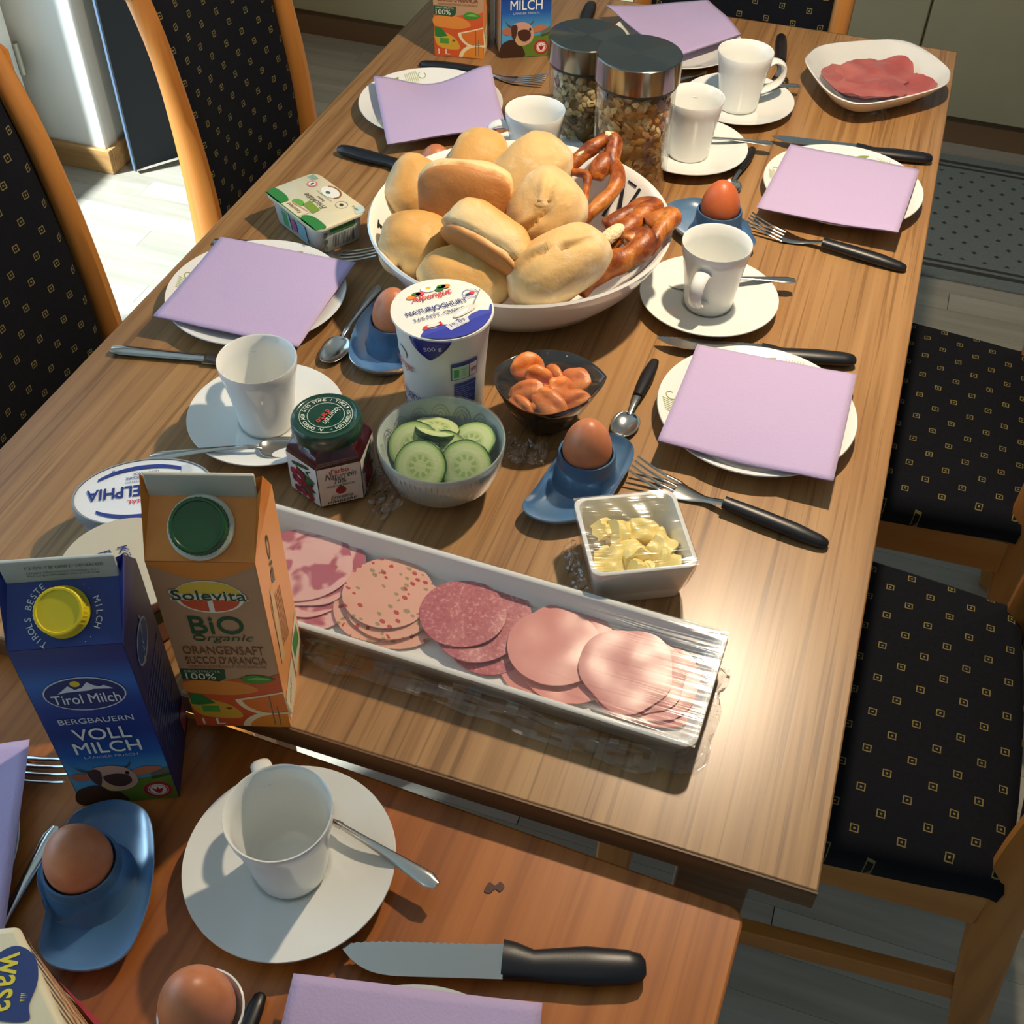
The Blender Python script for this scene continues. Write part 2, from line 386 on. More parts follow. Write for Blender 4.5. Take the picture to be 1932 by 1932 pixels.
def rug_mat():
    t = NT('grey_runner_weave'); sp = t.add('SeparateXYZ'); t.link(t.coord(), sp.inputs[0]); ay = t.math('ABSOLUTE', sp.outputs[1])
    wv = t.noise(t.coord((1, 1, 1)), 260, 2); base = t.mix(wv, '666c6a', '8b8f8a')
    u = t.math('DIVIDE', sp.outputs[0], .05); v = t.math('DIVIDE', sp.outputs[1], .036)
    odd = t.math('MULTIPLY', t.math('FLOORED_MODULO', t.math('FLOOR', v), 2.0), .5)
    fu = t.math('MULTIPLY', t.math('SUBTRACT', t.math('FRACT', t.math('ADD', u, odd)), .5), .05); fv = t.math('MULTIPLY', t.math('SUBTRACT', t.math('FRACT', v), .5), .036)
    d = t.math('ADD', t.math('ABSOLUTE', fu), t.math('ABSOLUTE', fv))
    dots = t.math('MULTIPLY', t.math('LESS_THAN', d, .007), t.math('LESS_THAN', ay, .20))
    b1 = t.math('MULTIPLY', t.math('GREATER_THAN', ay, .218), t.math('LESS_THAN', ay, .228)); b2 = t.math('MULTIPLY', t.math('GREATER_THAN', ay, .238), t.math('LESS_THAN', ay, .252))
    t.base(t.mix(t.math('MAXIMUM', t.math('MAXIMUM', b1, b2), dots), base, '403d38')); t.set(rough=.95)
    t.bump(t.noise(t.coord((1, 3, 1)), 180, 2), .7, .002); return t.m
rug = G().prism(rrect(1.9, .57, .01), 0, .008, .003).build('runner_rug', rug_mat(), loc=(.35, 2.255, .0005))
tag(rug, 'grey-blue woven runner with dark striped border on the floor', 'rug')

# ------------------------------------------------------------------ tables
tb = thing('dining_table', 'brown walnut-look dining table laid for breakfast', 'table', (-.397, .692, 0))
G().box(-.397, .397, -.692, .692, TZ - .022, TZ).build('tabletop', W_TABLE, tb, bevel=.0015)
for nm, b in (('edge_band', (-.397, .397, -.6935, -.692, TZ - .022, TZ - .0005)), ('edge_band', (-.397, .397, .692, .6935, TZ - .022, TZ - .0005))): G().box(*b).build(nm, W_EDGE, tb)
for sx in (-1, 1):
    for sy in (-1, 1): G().box(min(sx * .30, sx * .355), max(sx * .30, sx * .355), min(sy * .60, sy * .678), max(sy * .60, sy * .678), 0, TZ - .0225).build('leg', W_EDGE, tb, bevel=.003)
for sy in (-1, 1): G().box(-.30, .30, sy * .60 - .01, sy * .60 + .01, TZ - .085, TZ - .0225).build('apron', W_EDGE, tb)
for sx in (-1, 1): G().box(sx * .33 - .01, sx * .33 + .01, -.60, .60, TZ - .085, TZ - .0225).build('apron', W_EDGE, tb)
ot = thing('extension_table', 'older orange-brown wooden table pushed up in front', 'table', (-.0425, -.0155, 0), R(-2.1))
G().prism([(x - .5, y - .375) for x, y in rrect(1.0, .75, .012)], OZ - .02, OZ).build('tabletop', W_ORANGE, ot, bevel=.002)
for x, y in ((-.07, -.07), (-.93, -.07), (-.07, -.68), (-.93, -.68)): G().box(x - .03, x + .03, y - .03, y + .03, 0, OZ - .0205).build('leg', W_CHAIR, ot, bevel=.004)
st = G().prism(smoothpoly([(-.007, -.002), (-.003, .004), (.001, .0015), (.005, .004), (.0075, 0), (.004, -.0035), (.001, -.001), (-.003, -.004)], 4), 0, .0006)
tag(st.build('dried_food_stain', M('dark_red_stain', '4a1710', .5), loc=(-.215, -.0585, OZ + .0001), rz=.4), 'small dark red stain on the orange-brown table', 'stain')

# ------------------------------------------------------------------ chairs
def make_chair():
    c = thing('dining_chair', '', 'chair', group='dining chairs around the tables')
    poly = smoothpoly([(-.195, -.165), (-.205, 0), (-.195, .165), (-.17, .182), (0, .200), (.18, .212), (.21, .19), (.217, 0), (.21, -.19), (.18, -.212), (0, -.200), (-.17, -.182)], 5)
    def sc(k, z): return [(x * k, y * k, z) for x, y in poly]
    G().loft([sc(.955, .425), sc(1.0, .432), sc(1.005, .452), sc(.985, .466), sc(.93, .474), sc(.6, .479), sc(.2, .481)]).build('seat', F_SEAT, c, 60)
    for sy in (-1, 1):
        G().loft([[(.2, sy * .195, z), (.2, sy * .175, z), (-.19, sy * .155, z), (-.19, sy * .178, z)][::sy] for z in (.37, .426)]).build('rail', W_CHAIRH, c, bevel=.003)
        path = spline([(-.275, sy * .165, 0), (-.235, sy * .165, .22), (-.205, sy * .166, .42), (-.203, sy * .166, .60), (-.222, sy * .166, .78), (-.256, sy * .165, .905)], 6)
        n = len(path); rad = [(.0165, .016 + .011 * math.sin(math.pi * min(1, i / (n * .75)))) for i in range(n)]
        G().tube(path, rad, 10, upv=(1, 0, 0)).build('rear_post', W_CHAIR, c)
        G().tube([(.185, sy * .178, 0), (.18, sy * .178, .3), (.18, sy * .178, .4255)], [(.016, .016), (.019, .019), (.02, .02)], 4, rect=True).build('front_leg', W_CHAIR, c, bevel=.003)
        G().tube([(.17, sy * .172, .17), (-.235, sy * .158, .195)], [(.009, .016)] * 2, 4, rect=True).build('stretcher', W_CHAIRH, c, bevel=.002)
    G().box(.165, .187, -.158, .158, .37, .425).build('rail', W_CHAIRH, c)
    G().box(-.2, -.18, -.149, .149, .37, .425).build('rail', W_CHAIRH, c)
    def bx(z): return -.203 - .055 * max(0, (z - .55) / .36) ** 1.5
    def back(front):
        def f(u, v):
            z = .44 + .435 * v; y = -.154 + .308 * u; bow = .018 * (1 - (2 * u - 1) ** 2)
            th = .018 * (1 - abs(2 * u - 1) ** 10) * (1 - abs(2 * v - 1) ** 8)
            return (bx(z) - bow + (th if front else -th * .6), y, z)
        return f
    G().grid(back(True), 16, 12).grid(back(False), 16, 12).build('backrest', F_BACK, c, 60)
    def rail(u, s):
        y = -.182 + .364 * u; e = abs(2 * u - 1); bow = .018 * (1 - e * e); low = .882 - .02 * e ** 6 - .002; top = .935 - .03 * e ** 5
        return y, -.256 - bow * .8, low, top
    rings = []
    for i in range(21):
        y, x, lo, hi = rail(i / 20, 0); t = .016
        rings.append([(x - t, y, lo + .004), (x - t * .7, y, lo), (x + t, y, lo), (x + t, y, hi - .006), (x + t * .5, y, hi), (x - t * .8, y, hi), (x - t, y, hi - .008)])
    G().loft(rings).build('top_rail', W_CHAIRH, c)
    return c
ch = make_chair()
for i, (x, y, a, l) in enumerate((
    (-.815, .457, 0, 'wooden chair with navy gold-flecked back beside the cream cheese tubs'),
    (-.815, 1.067, 0, 'wooden chair with navy gold-flecked back beside the green cheese tub'),
    (.012, .405, 180, 'wooden chair with navy gold-flecked seat nearest the orange-brown table'),
    (.012, .905, 180, 'wooden chair with navy gold-flecked seat between near chair and runner rug'),
    (-.35, 1.345, -90, 'wooden chair with navy gold-flecked back at the far table end'))):
    place(ch, i == 0, (x, y, 0), R(a), l)
# ------------------------------------------------------------------ cups and saucers
def make_cup():
    c = thing('coffee_cup', '', 'cup', group='white coffee cups on saucers')
    G().lathe([(0, .002), (.022, .002), (.0235, 0), (.0255, .001), (.0268, .006), (.0285, .022), (.0308, .040), (.0338, .058), (.0356, .066), (.0368, .0755), (.0364, .077), (.0350, .0762),
               (.0330, .062), (.0295, .042), (.0262, .022), (.0235, .009), (.017, .005), (0, .0045)], 56).build('body', CERAMIC, c, 70)
    path = spline([(.0335, 0, .0572), (.042, 0, .0612), (.0535, 0, .0565), (.0575, 0, .046), (.0535, 0, .033), (.0405, 0, .0245), (.028, 0, .0205)], 5)
    n = len(path); G().tube(path, [(.0032, .0084 - .0014 * math.sin(math.pi * i / (n - 1))) for i in range(n)], 12, upv=(0, 1, 0)).map(lambda v: v).build('handle', CERAMIC, c)
    return c
def make_saucer():
    g = G().lathe([(0, .0035), (.0262, .0035), (.0275, .0048), (.0295, .0052), (.045, .0078), (.062, .0122), (.0735, .0162), (.0745, .0164), (.0748, .0155), (.072, .0135), (.055, .0075), (.04, .003), (.036, 0), (.034, .0005), (0, .0008)], 72)
    return tag(g.build('saucer', CERAMIC, None, 60), '', 'saucer', 'white coffee saucers')
cup = make_cup(); sau = make_saucer()
CUPS = [(-.3555, -.0925, OZ, 133, 'on the orange-brown table before the drink cartons'), (-.5735, .3035, TZ, 128, 'beside the dark green lidded jam jar'),
        (-.2150, .6373, TZ, -97, 'right of the bread bowl with handle toward viewer'), (-.3075, .9465, TZ, 100, 'just right of the muesli jar'),
        (-.2725, 1.0945, TZ, 27, 'farthest back, next to the ham plate'), (-.4815, .8445, TZ, 203, 'behind the bread bowl, left of the muesli jars')]
for i, (x, y, z, a, l) in enumerate(CUPS):
    place(cup, i == 0, (x, y, z + .0038), R(a), 'empty white porcelain cup ' + l)
    place(sau, i == 0, (x, y, z + .0001), 0, 'round white saucer of the cup ' + l)

# ------------------------------------------------------------------ plates with a faint green leaf decor
def make_plate():
    p = thing('breakfast_plate', '', 'plate', group='white breakfast plates under napkins')
    G().lathe([(0, .004), (.058, .004), (.064, .0055), (.080, .0125), (.092, .0172), (.0955, .0182), (.0960, .0172), (.092, .0145), (.070, .0055), (.060, .001), (.057, 0), (0, .001)], 80).build('body', CERAMIC2, p, 60)
    def fn(u, v, h):
        r = math.hypot(u, v); z = .0055 + (r - .064) / .016 * .007 if r < .08 else .0125 + (r - .08) * .0047 / .012
        return (u, v, z + h + .0002)
    d = Deco(p, fn)
    for a in (0, 120, 240):
        ca, sa = math.cos(R(a)), math.sin(R(a)); T = lambda L: [(ca * x - sa * y, sa * x + ca * y) for x, y in L]
        d.fan(T(smoothpoly([(.076, .020), (.083, .013), (.086, .004), (.079, .010)], 4)), '7f9148', 2)
        for k in range(7):
            y = -.002 - k * .0028; d.poly(T([(.070, y), (.088, y - .004), (.088, y - .0048), (.070, y - .0008)]), 'aab873', 1)
        d.ring(*T([(.078, -.028)])[0], .0055, .0055, .0009, '9aa35c', 1, 0, 300, 16)
    d.done(); return p
pl = make_plate()
PLATES = [(-.1321, .4675, TZ, 84, 'on the table by the two right chairs'), (-.1093, .9152, TZ, -48, 'below the triangular ham plate'), (-.6733, .4754, TZ, -42, 'between green cheese tub and left cup'),
          (-.6562, .9379, TZ, 140, 'in front of the far drink cartons'), (-.3935, 1.2393, TZ, -62, 'at the far table end'), (-.2080, -.2370, OZ, 100, 'under the near napkin at the bottom'), (-.6260, -.1900, OZ, 200, 'under the napkin at the lower left edge')]
for i, (x, y, z, a, l) in enumerate(PLATES): place(pl, i == 0, (x, y, z + .0001), R(a), 'round white plate ' + l)

# ------------------------------------------------------------------ napkins
def napkin(cs, z, lift, seed, label, curl=()):
    c = [Vector(p) for p in cs]; ctr = sum(c, Vector((0, 0))) / 4
    def layer(dz, sh):
        def f(u, v):
            p = (c[0] * (1 - u) + c[1] * u) * (1 - v) + (c[3] * (1 - u) + c[2] * u) * v
            p = ctr + (p - ctr) * (1 - sh) + Vector((sh * .03, -sh * .02))
            r = (p - ctr).length
            h = z + lift + .0012 * noise.noise((u * 2.2 + seed, v * 2.2, seed)) + .0004 * noise.noise((u * 7, v * 7 + seed, 2))
            for cu, cv, amt in curl:
                h += amt * math.exp(-(math.hypot(u - cu, v - cv) / .30) ** 2)
            return (p.x - ctr.x, p.y - ctr.y, h - z + dz)
        return f
    g = G().grid(layer(0, 0), 22, 22).grid(layer(-.0011, .012), 22, 22).grid(layer(-.002, .02), 22, 22)
    o = g.build('paper_napkin', NAPK, None, 80, loc=(ctr.x, ctr.y, z), solid=.0004)
    return tag(o, label, 'napkin', 'lilac paper napkins on the plates')
napkin([(-.207, .54), (-.047, .546), (-.048, .382), (-.21, .382)], TZ, .0215, 1, 'brightly lit lilac napkin on the plate by the two right chairs', [(1, 1, .004), (0, 1, .003)])
napkin([(-.185, .983), (-.024, .976), (-.035, .812), (-.198, .819)], TZ, .0215, 2, 'lilac napkin on the plate below the triangular ham plate', [(1, 1, .006)])
napkin([(-.755, .548), (-.592, .554), (-.587, .401), (-.747, .391)], TZ, .0215, 3, 'lilac napkin on the plate between green cheese tub and left cup', [(0, 1, .002), (1, 1, -.003)])
napkin([(-.743, .949), (-.605, 1.031), (-.536, .897), (-.664, .809)], TZ, .0225, 4, 'lilac napkin in front of the far drink cartons', [(0, 0, .010), (1, 0, .012), (0, 1, -.004), (.45, 0, -.009)])
napkin([(-.514, 1.29), (-.377, 1.38), (-.306, 1.277), (-.381, 1.17)], TZ, .0225, 5, 'lilac napkin at the far table end', [(0, 0, .006), (1, .6, .004)])
napkin([(-.315, -.167), (-.156, -.132), (-.120, -.293), (-.279, -.328)], OZ, .0215, 6, 'embossed lilac napkin cut off at the bottom of the picture')
napkin([(-.724, -.150), (-.582, -.072), (-.504, -.214), (-.646, -.292)], OZ, .0205, 7, 'lilac napkin cut off at the lower left edge')

# ------------------------------------------------------------------ cutlery, built along +x from the handle end
def handle_black(t, L=.098, w=.0085, h=.0062):
    xs = [0, .002, .008, .03, .06, L - .008, L]; ws = [.35, .62, .84, 1, .98, .85, .8]; zs = [.004, .004, .0045, .0062, .0075, .0085, .009]
    G().tube([(x, 0, z) for x, z in zip(xs, zs)], [(w * k, h * k) for k in ws], 16).build('handle', BLACKP, t)
def fork_head(g, x0, z0, s=1.0, L=.092):
    # shank, palm, four tines, following a gentle double curve
    zc = lambda x: z0 + s * (-.004 * math.sin(min(1, x / (L * .55)) * math.pi * .9) + .012 * max(0, (x - L * .5) / (L * .5)) ** 1.6 - .0045 * min(1, x / (L * .5)))
    P_ = []; rd = []
    for k in range(13):
        x = L * .52 * k / 12; P_.append((x0 + x, 0, zc(x))); f = k / 12
        w = .0040 if f < .4 else .0040 + (.0122 - .0040) * ((f - .4) / .6) ** .9
        rd.append((w, .0011))
    g.tube(P_, rd, 10)
    for k in range(4):
        y = -.0099 + .0066 * k
        P_ = []
        for j in range(9):
            x = L * .50 + L * .5 * j / 8; P_.append((x0 + x, y * (1 + .04 * j / 8), zc(x)))
        g.tube(P_, [(.0024 - .0013 * j / 8, .0010) for j in range(9)], 6)
    return g
def spoon_bowl(g, x0, z0, L=.045, w=.0145, neck=.05, nw=.0028, dip=.004):
    P_ = [(x0 + neck * k / 8, 0, z0 - dip * .6 * (k / 8) ** 2) for k in range(9)]
    g.tube(P_, [(nw + .0006 * math.cos(k / 8 * math.pi), .0012) for k in range(9)], 10)
    def f(u, v):
        a = math.pi * u; x = -math.cos(a); wd = math.sin(a) ** .75 * (1 + .15 * x * -1); t = 2 * v - 1
        return (x0 + neck + L * .5 * (1 + x) - .002, wd * w * t, z0 - dip * .6 + .0045 * (t * t) * math.sin(a) - .0045 * math.sin(a) + .0015 * x * x)
    i = len(g.v); g.grid(f, 18, 10); return g
def make_fork_black():
    t = thing('table_fork', '', 'fork', group='black handled forks'); handle_black(t); g = G(); fork_head(g, .096, .0095); g.build('head', STEEL, t); return t
def blade(g, x0, L, w, serr, z=.0105, t=.0008, tip=.35):
    top = []; bot = []; n = 44
    for k in range(n + 1):
        f = k / n; x = x0 + L * f
        e = max(0, (f - (1 - tip)) / tip)
        top.append((x, w * .5 - w * .12 * e - (w * .62 * e ** 3)))
        s = .0007 * (1 - abs(2 * ((k * .5) % 1) - 1)) if (serr and f > .1) else 0
        bot.append((x, -w * .5 + s + (w * .10) * e ** 2))
    poly = top + bot[::-1]
    g.loft([[(x, y, z - t + .0) for x, y in poly], [(x, y, z + t * .2) for x, y in poly]]); return g
def make_knife_black():
    t = thing('table_knife', '', 'knife', group='black handled serrated knives')
    xs = [0, .003, .012, .04, .075, .088, .096]; ws = [.4, .75, .95, 1.08, .86, 1.05, 1.12]; ys = [0, 0, 0, 0, .0005, -.0015, -.0022]
    G().tube([(x, y, .0072) for x, y in zip(xs, ys)], [(.0098 * k, .0066 * min(1, k)) for k in ws], 16).build('handle', BLACKP, t)
    blade(G(), .0955, .108, .0185, True).build('blade', STEEL, t, 20); return t
def make_spoon_black():
    t = thing('egg_spoon', '', 'spoon', group='black handled egg spoons')
    xs = [0, .002, .01, .03, .05, .062, .066]; ws = [.3, .6, .8, 1, .9, .75, .7]
    G().tube([(x, 0, .0045 + .004 * x / .066) for x in xs], [(.0072 * k, .005 * k) for k in ws], 14).build('handle', BLACKP, t)
    g = G(); spoon_bowl(g, .064, .0085, .036, .0135, .028, .0032, .006); g.build('bowl', STEEL, t, 60, solid=.0009); return t
def make_tea_spoon():
    g = G(); n = 12
    g.tube([(.085 * k / n, 0, .0025 + .004 * math.sin(k / n * math.pi * .6)) for k in range(n + 1)], [(.0022 + .0042 * (1 - k / n) ** 1.6 if k > 0 else .003, .0010) for k in range(n + 1)], 10)
    spoon_bowl(g, .084, .0063, .044, .0145, .016, .0023, .006)
    return tag(g.build('tea_spoon', STEEL, None, 60, solid=.0006), '', 'spoon', 'steel teaspoons')
def make_fork_steel():
    g = G(); n = 10
    g.tube([(.105 * k / n, 0, .003 + .006 * math.sin(k / n * math.pi * .55)) for k in range(n + 1)], [(.0062 - .0032 * (k / n) ** .7 if k > 0 else .0048, .0014) for k in range(n + 1)], 10)
    fork_head(g, .103, .0088); return tag(g.build('table_fork', STEEL, None, 60), '', 'fork', 'steel forks')
def make_knife_steel():
    g = G(); n = 10
    g.tube([(.098 * k / n, 0, .0048) for k in range(n + 1)], [(.0068 - .0015 * (k / n), .0042 - .0012 * (k / n)) if k > 0 else (.005, .003) for k in range(n + 1)], 12)
    blade(g, .097, .105, .0165, False, .0052, .0008, .25); return tag(g.build('table_knife', STEEL, None, 40), '', 'knife', 'steel knives')
def lay(proto, items):
    for i, (x0, y0, x1, y1, z, l, *tilt) in enumerate(items):
        o = place(proto, i == 0, (x0, y0, z), 0, l)
        o.rotation_euler = (tilt[1] if len(tilt) > 1 else 0, tilt[0] if tilt else 0, math.atan2(y1 - y0, x1 - x0))
lay(make_fork_black(), [(-.040, .323, -.232, .355, TZ, 'black handled fork between butter dish and lilac napkin'), (-.017, .779, -.205, .806, TZ, 'black handled fork below the plate next to the egg'),
                        (-.722, 1.060, -.54, 1.064, TZ, 'black handled fork in front of the far drink cartons'), (-.254, 1.338, -.226, 1.165, TZ, 'black handled fork standing behind the farthest cup')])
lay(make_knife_black(), [(-.050, .588, -.254, .545, TZ, 'black handled knife above the lit lilac napkin'), (-.010, 1.036, -.216, 1.012, TZ, 'black handled knife above the plate below the ham'),
                         (-.099, -.082, -.292, -.143, OZ, 'large black handled serrated knife on the orange-brown table'), (-.727, .797, -.53, .775, TZ, 'dark handled knife poking out behind the bread bowl'),
                         (-.549, 1.34, -.522, 1.14, TZ, 'dark knife handle behind the jar lids at the far end')])
[o for o in bpy.data.objects if o.get('label', '').startswith('large black')][0].scale = (1, 1.28, 1.1)
lay(make_spoon_black(), [(-.2445, .522, -.249, .40, TZ, 'black handled egg spoon beside the apricot bowl'), (-.231, .988, -.241, .87, TZ, 'black handled egg spoon behind the orange-red egg'),
                         (-.334, -.180, -.325, -.29, OZ, 'black spoon handle at the bottom edge beside the napkin')])
lay(make_tea_spoon(), [(-.2500, -.0780, -.338, -.056, OZ + .0155, 'steel teaspoon on the saucer before the drink cartons', R(4)), (-.645, .213, -.538, .268, TZ + .012, 'steel teaspoon on the saucer beside the jam jar', R(1)),
                       (-.131, .6930, -.262, .657, TZ + .0145, 'steel teaspoon under the cup right of the bread bowl', R(4)), (-.207, .984, -.33, .968, TZ + .0145, 'steel teaspoon on the saucer right of the muesli jar', R(4)),
                       (-.200, 1.156, -.325, 1.117, TZ + .0145, 'steel teaspoon on the saucer farthest back', R(4)), (-.5615, .543, -.559, .42, TZ + .003, 'steel teaspoon beside the plate left of the yoghurt', R(0)),
                       (-.5300, -.122, -.5170, -.22, OZ + .003, 'steel spoon handle beside the blue egg cup lower left', 0), (-.334, 1.178, -.375, 1.112, TZ + .003, 'steel spoon hidden behind the muesli jar lid', 0)])
lay(make_fork_steel(), [(-.775, .562, -.588, .592, TZ, 'shiny steel fork above the plate by the green tub'), (-.735, -.11, -.548, -.083, OZ, 'shiny fork tines poking out beside the milk carton')])
lay(make_knife_steel(), [(-.773, .348, -.565, .391, TZ, 'shiny steel knife lying behind the left cup')])

# ------------------------------------------------------------------ eggs in egg cups
def egg_mesh():
    pr = []
    for k in range(25):
        t = math.pi * k / 24; z = -math.cos(t); pr.append((.0222 * math.sin(t) * (1 - .13 * z - .03 * z * z), .0292 * z + .0292))
    return G().lathe(pr, 40).mesh('boiled_egg', EGGM, 80)
em = egg_mesh()
ORIGIN_POLY = [(-.518, -.128), (-.517, -.110), (-.497, -.093), (-.472, -.093), (-.453, -.112), (-.436, -.144), (-.429, -.168), (-.428, -.190), (-.441, -.205), (-.464, -.212), (-.482, -.206), (-.491, -.190), (-.497, -.178), (-.513, -.165), (-.519, -.148)]
def make_egg_cup(poly, c):
    t = thing('egg_cup', '', 'egg cup', group='translucent blue plastic egg cups')
    pts = smoothpoly([(x - c[0], y - c[1]) for x, y in poly], 5)
    def ring(k, z): return [(x * k, y * k, z) for x, y in pts]
    G().loft([ring(.62, 0), ring(.70, .0005), ring(.90, .004), ring(1.0, .0125), ring(1.012, .0150), ring(1.0, .0155), ring(.95, .0118), ring(.80, .0062), ring(.55, .0048), ring(.1, .0046)], True, True).build('tray', BLUEP, t, 60)
    G().lathe([(0, .0046), (.0330, .0048), (.0300, .009), (.0272, .020), (.0262, .034), (.0256, .0362), (.0240, .0362), (.0222, .030), (.0195, .020), (.012, .0125), (0, .011)], 48).build('cup', BLUEP, t, 60)
    return t
def egg(x, y, z, label, tilt=(0, 0), s=1.0, rz=0):
    o = bpy.data.objects.new('boiled_egg', em); col.objects.link(o); o.location = (x, y, z); o.rotation_euler = (tilt[0], tilt[1], rz); o.scale = (s, s, s)
    return tag(o, label, 'egg', 'brown boiled eggs')
ec = make_egg_cup(ORIGIN_POLY, (-.4820, -.1510))
EC = [(-.4820, -.1510, OZ, 0, 'lower left, beside the milk carton'), (-.5040, .4560, TZ, 165, 'half hidden behind the yoghurt pot'), (-.2350, .7760, TZ, 205, 'above the cup right of the bread bowl'), (-.5690, .7380, TZ, 130, 'mostly hidden behind the bread bowl')]
for i, (x, y, z, a, l) in enumerate(EC):
    place(ec, i == 0, (x, y, z + .0001), R(a), 'translucent blue egg cup ' + l)
    e_ = egg(x, y, z + .0135, 'brown boiled egg in the blue egg cup ' + l, rz=a)
    if i == 2: e_.data = em.copy(); e_.data.materials[0] = M('reddish_eggshell', 'c8683a', .42, mottle=(60, 'bf5e34', .35, .7), sss=.08); e_['label'] = 'orange-red boiled egg in the blue egg cup ' + l
P1 = [(-.304, .271), (-.300, .293), (-.293, .340), (-.280, .372), (-.256, .387), (-.234, .380), (-.227, .358), (-.230, .330), (-.234, .302), (-.242, .280), (-.258, .266), (-.276, .258), (-.295, .260)]
e1 = make_egg_cup(P1, (-.2645, .3330)); e1.location = (-.2645, .3330, TZ + .0001); e1['label'] = 'translucent blue egg cup between butter dish and apricot bowl'
egg(-.2645, .3330, TZ + .0135, 'brown boiled egg in the blue egg cup beside the butter dish')
wc = thing('white_egg_cup', 'small white porcelain egg cup at the bottom edge', 'egg cup', (-.3520, -.2140, OZ + .0001))
G().lathe([(0, 0), (.022, 0), (.023, .003), (.012, .010), (.010, .016), (.018, .024), (.0255, .036), (.0268, .044), (.0255, .0445), (.0225, .036), (.015, .026), (0, .022)], 48).build('body', CERAMIC, wc, 60)
egg(-.3530, -.2145, OZ + .0235, 'large brown boiled egg in the white egg cup at the bottom edge', s=1.04)
# ------------------------------------------------------------------ bread bowl
BC = Vector((-.423, .613, TZ))
bb = thing('bread_bowl', 'large white bread bowl with black letters inside its rim', 'bowl', BC)
G().lathe([(0, .005), (.074, .005), (.085, .009), (.110, .024), (.136, .050), (.152, .074), (.1572, .0805), (.1600, .0822), (.1618, .0800), (.158, .070), (.142, .044), (.118, .018), (.095, .004), (.086, 0), (.080, 0), (0, .001)], 96).build('body', CERAMIC2, bb, 60)
def bowlfn(u, v, h):      # u = angle, v = height in metres along the inner wall
    zz = v; pr = [(.024, .110), (.050, .136), (.074, .152), (.0805, .1572)]
    for (z0, r0), (z1, r1) in zip(pr, pr[1:]):
        if zz <= z1 or z1 == pr[-1][0]: r = r0 + (r1 - r0) * (zz - z0) / (z1 - z0); break
    r -= h * 1.4 + .0004; return (r * math.cos(u), r * math.sin(u), zz + h * .7)
for chh, a in (('I', 201), ('T', 174), ('S', 146), ('O', 117), ('I', 88), ('N', 52), ('I', 33), ('A', 8), ('V', 228), ('E', 255), ('N', 285), ('D', 315), ('R', 340)):
    d = Deco(bb, bowlfn); vs, fs = text_mesh(chh)
    x0 = min(p[0] for p in vs); x1 = max(p[0] for p in vs); y0 = min(p[1] for p in vs); y1 = max(p[1] for p in vs)
    d._put(('letter', '14120f'), [(R(a) - (x - (x0 + x1) / 2) / (y1 - y0) * .23, .036 + .038 * (y - y0) / (y1 - y0)) for x, y in vs], fs, 1)
    if chh in 'ITN':
        for e in (0, 1): d._put(('letter', '14120f'), [(R(a) - .05, .036 + .0363 * e), (R(a) + .05, .036 + .0363 * e), (R(a) + .05, .0378 + .0363 * e), (R(a) - .05, .0378 + .0363 * e)], [(0, 1, 2, 3)], 1)
    d.done()
def roll_mat(name, bottom, side, top, flour):
    t = NT(name); sp = t.add('SeparateXYZ'); t.link(t.coord(out='Generated'), sp.inputs[0])
    n = t.noise(t.coord(), 30, 5, .62); z = t.math('ADD', sp.outputs[2], t.math('MULTIPLY', t.math('SUBTRACT', n, .5), .30))
    c = t.ramp(z, [(.06, bottom), (.20, bottom), (.33, side), (.60, side), (.88, top)])
    n2 = t.noise(t.coord(), 17, 6, .7, .7); c = t.mix(t.math('MULTIPLY', t.ramp(n2, [(.50, '000000'), (.72, 'ffffff')]), t.ramp(z, [(.28, '000000'), (.40, 'ffffff')])), c, flour)
    n3 = t.noise(t.coord(), 9, 3, .5, .3); c = t.mix(.45, c, t.ramp(n3, [(.35, (.80, .68, .52)), (.55, (1, 1, 1))]), 'MULTIPLY')
    t.base(c); t.set(rough=.6)
    h = t.math('ADD', t.noise(t.coord(), 150, 5, .7), t.math('MULTIPLY', t.noise(t.coord(), 34, 4, .6, 1.0), 1.6)); t.bump(h, .38, .0016); return t.m
RM1 = roll_mat('golden_roll_crust', 'b4763a', 'e6c68e', 'd8a65c', 'e8cc9c'); RM2 = roll_mat('pale_roll_crust', 'bd8340', 'e6ca9a', 'dcb474', 'f0e4c8')
